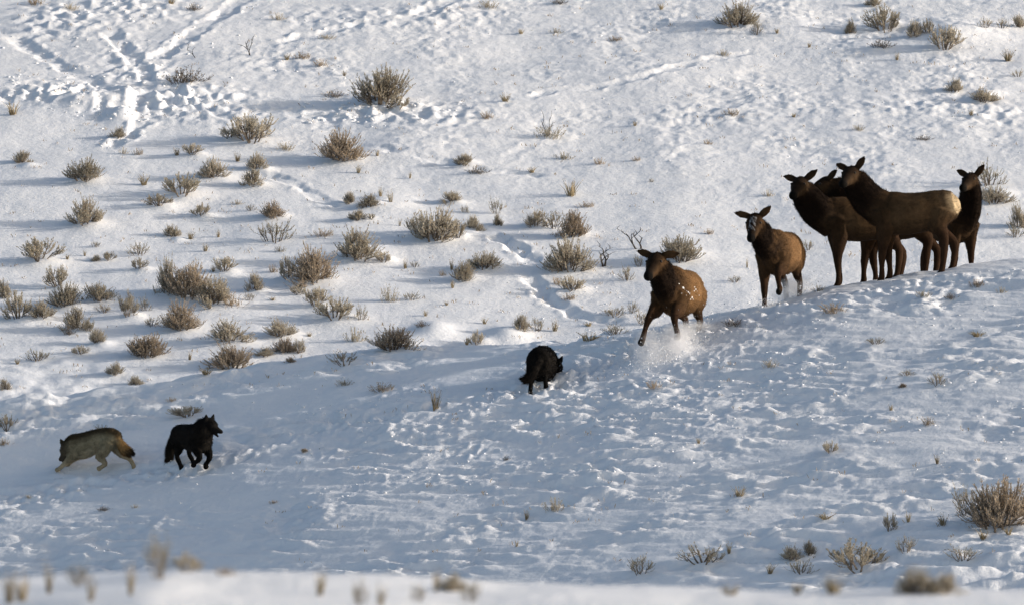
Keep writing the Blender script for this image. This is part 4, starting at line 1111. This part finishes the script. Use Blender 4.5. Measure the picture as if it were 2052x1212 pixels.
# ------------------------------------------------------------------ loose snow
def specks(name, label, items, kind_cat="snow"):
    """items: (centre, size) -> one mesh of small faceted crumbs"""
    T = np.array([(1, 0, -.6), (-.5, .87, -.6), (-.5, -.87, -.6), (0, 0, 1.0)]); F4 = np.array([(0, 2, 1), (0, 1, 3), (1, 2, 3), (2, 0, 3)])
    rnd = np.random.RandomState(5); V = []; F_ = []
    for k, (p, r) in enumerate(items):
        a = rnd.uniform(0, 6.28, 3)
        q = np.array(Matrix.Rotation(a[0], 3, 'X') @ Matrix.Rotation(a[1], 3, 'Y') @ Matrix.Rotation(a[2], 3, 'Z'))
        V.append((T * rnd.uniform(.6, 1.3, (4, 1)) * r) @ q + np.array(p)); F_.append(F4 + 4 * k)
    V = np.concatenate(V); F_ = np.concatenate(F_)
    o = mesh_obj(name, V.tolist(), F_.tolist(), snow_mat)
    o["kind"] = "stuff"; o["label"] = label
    return o
def to_world(o, p):
    c, s = math.cos(o.rotation_euler.z), math.sin(o.rotation_euler.z); k = o.scale.x
    return Vector((o.location.x + (p[0] * c - p[1] * s) * k, o.location.y + (p[0] * s + p[1] * c) * k, o.location.z + p[2] * k))
def spray(o, sources, seed):
    rnd = np.random.RandomState(seed); out = []
    for (p, spread, top, n) in sources:
        for i in range(n):
            h = rnd.random() ** 1.5
            q = to_world(o, (p[0] + rnd.normal(0, spread * (1 + .4 * h)), p[1] + rnd.normal(0, spread * (1 + .4 * h)), 0))
            z = ground_z(q.x, q.y) + h * top * abs(rnd.normal(.7, .35)) - .01
            out.append(((q.x, q.y, z), rnd.uniform(.002, .0058) * (3.2 if rnd.random() < .05 else 1)))
    return out
specks("snow_spray", "powder snow thrown up by the legs of the nearest galloping elk",
       spray(elkA, [((.95, -.22, 0), .16, .55, 3800), ((.60, .12, 0), .20, .50, 4200), ((.3, -.05, 0), .22, .35, 2200), ((-.55, .15, 0), .20, .20, 1800), ((-.9, -.15, 0), .2, .3, 1200)], 1))
specks("snow_spray", "powder snow kicked up behind the hooves of the smaller trotting elk",
       spray(elkB, [((.48, -.15, 0), .10, .18, 900), ((-.62, .15, 0), .16, .40, 1700), ((-1.0, -.15, 0), .2, .40, 1700)], 2))
specks("snow_spray", "crumbs of snow flying round the paws of the middle black wolf",
       spray(wolfM, [((.5, -.14, 0), .16, .20, 900), ((-.3, 0, 0), .16, .10, 500)], 3))
specks("snow_spray", "fine snow drifting round the paws of the grey wolf",
       spray(wolfG, [((.55, 0, 0), .14, .10, 500), ((-.3, 0, 0), .25, .08, 400)], 4))

def crumbs():
    """clods and crumbs of broken crust lying on the snow"""
    rnd = np.random.RandomState(77); bm_v = []; bm_f = []
    b = bmesh.new(); bmesh.ops.create_icosphere(b, subdivisions=1, radius=1); b.verts.ensure_lookup_table()
    IV = np.array([tuple(v.co) for v in b.verts]); IF = np.array([[v.index for v in f.verts] for f in b.faces]); b.free()
    zones = [((600, 1350), (780, 1010), 700, .008, .030), ((1000, 1700), (600, 800), 600, .008, .030), ((1300, 2052), (640, 960), 500, .008, .030),
             ((1500, 2052), (540, 660), 260, .008, .026), ((300, 1000), (740, 860), 320, .007, .024), ((80, 520), (900, 1110), 160, .007, .024),
             ((0, 420), (150, 240), 420, .012, .045), ((600, 950), (205, 250), 160, .02, .06), ((0, 700), (0, 160), 300, .012, .045), ((700, 2052), (0, 330), 500, .008, .030),
             ((1000, 1250), (460, 650), 120, .008, .026), ((200, 300), (230, 300), 60, .02, .05)]
    k = 0
    for (ua, ub), (va, vb), n, r0, r1 in zones:
        for i in range(n):
            u, v = rnd.uniform(ua, ub), rnd.uniform(va, vb)
            if perlin(np.array([u / 90.0]), np.array([v / 45.0]), 99)[0] < -.05 and rnd.random() < .8: continue
            p = hit(u, v)
            r = r0 + (r1 - r0) * rnd.random() ** 3
            V = IV * rnd.uniform(.65, 1.3, (12, 1)) * r * np.array([rnd.uniform(.8, 1.5), rnd.uniform(.8, 1.3), rnd.uniform(.3, .65)])
            a = rnd.uniform(0, 6.28); c, s = math.cos(a), math.sin(a)
            V = V @ np.array([[c, s, 0], [-s, c, 0], [0, 0, 1]])
            bm_v.append(V + np.array([p.x, p.y, p.z + r * .05])); bm_f.append(IF + 12 * k); k += 1
    o = mesh_obj("snow_crumbs", np.concatenate(bm_v).tolist(), np.concatenate(bm_f).tolist(), snow_mat, smooth=True)
    o["kind"] = "stuff"; o["label"] = "broken crumbs and clods of crusted snow scattered over the slope"
crumbs()

# thin clouds of powder hanging round the hooves
def powder(name, label, centre, size, dens, seed):
    m = bpy.data.materials.new("powder_snow"); m.use_nodes = True
    n = m.node_tree.nodes; l = m.node_tree.links
    n.remove(n["Principled BSDF"])
    pv = n.new("ShaderNodeVolumePrincipled"); pv.inputs["Color"].default_value = (.97, .97, .98, 1); pv.inputs["Anisotropy"].default_value = .2
    tc = n.new("ShaderNodeTexCoord"); ln = n.new("ShaderNodeVectorMath"); ln.operation = 'LENGTH'
    l.new(tc.outputs["Object"], ln.inputs[0])
    nz = n.new("ShaderNodeTexNoise"); nz.inputs["Scale"].default_value = 2.6; nz.inputs["Detail"].default_value = 4
    mp = n.new("ShaderNodeMapping"); mp.inputs["Location"].default_value = (seed * 3.1, seed, 0); l.new(tc.outputs["Object"], mp.inputs[0]); l.new(mp.outputs[0], nz.inputs["Vector"])
    fall = n.new("ShaderNodeMapRange"); fall.inputs["From Min"].default_value = 1.0; fall.inputs["From Max"].default_value = .15; l.new(ln.outputs["Value"], fall.inputs["Value"])
    nr = n.new("ShaderNodeMapRange"); nr.inputs["From Min"].default_value = .38; nr.inputs["From Max"].default_value = .68; l.new(nz.outputs["Fac"], nr.inputs["Value"])
    mu = n.new("ShaderNodeMath"); mu.operation = 'MULTIPLY'; l.new(fall.outputs[0], mu.inputs[0]); l.new(nr.outputs[0], mu.inputs[1])
    m2 = n.new("ShaderNodeMath"); m2.operation = 'MULTIPLY'; m2.inputs[1].default_value = dens; l.new(mu.outputs[0], m2.inputs[0])
    l.new(m2.outputs[0], pv.inputs["Density"]); l.new(pv.outputs[0], n["Material Output"].inputs["Volume"])
    bm = bmesh.new(); bmesh.ops.create_icosphere(bm, subdivisions=3, radius=1)
    me = bpy.data.meshes.new(name); bm.to_mesh(me); bm.free(); me.materials.append(m)
    o = link(bpy.data.objects.new(name, me)); o.location = centre; o.scale = size
    o["kind"] = "stuff"; o["label"] = label
def gpt(o, p, dz):
    q = to_world(o, p); q.z = ground_z(q.x, q.y) + dz; return q
powder("powder_cloud", "white powder cloud round the forelegs of the nearest galloping elk", gpt(elkA, (.80, -.25, 0), .18), (.34, .34, .42), 15.0, 1)
powder("powder_cloud", "white powder splash under the chest of the nearest galloping elk", gpt(elkA, (.60, .15, 0), .16), (.36, .36, .38), 13.0, 4)
powder("powder_cloud", "low powder haze trailing behind the nearest galloping elk", gpt(elkA, (-.5, .1, 0), .04), (.55, .6, .22), 7.0, 2)
powder("powder_cloud", "powder haze round the hind hooves of the smaller trotting elk", gpt(elkB, (-.8, 0, 0), .10), (.42, .45, .34), 9.0, 3)
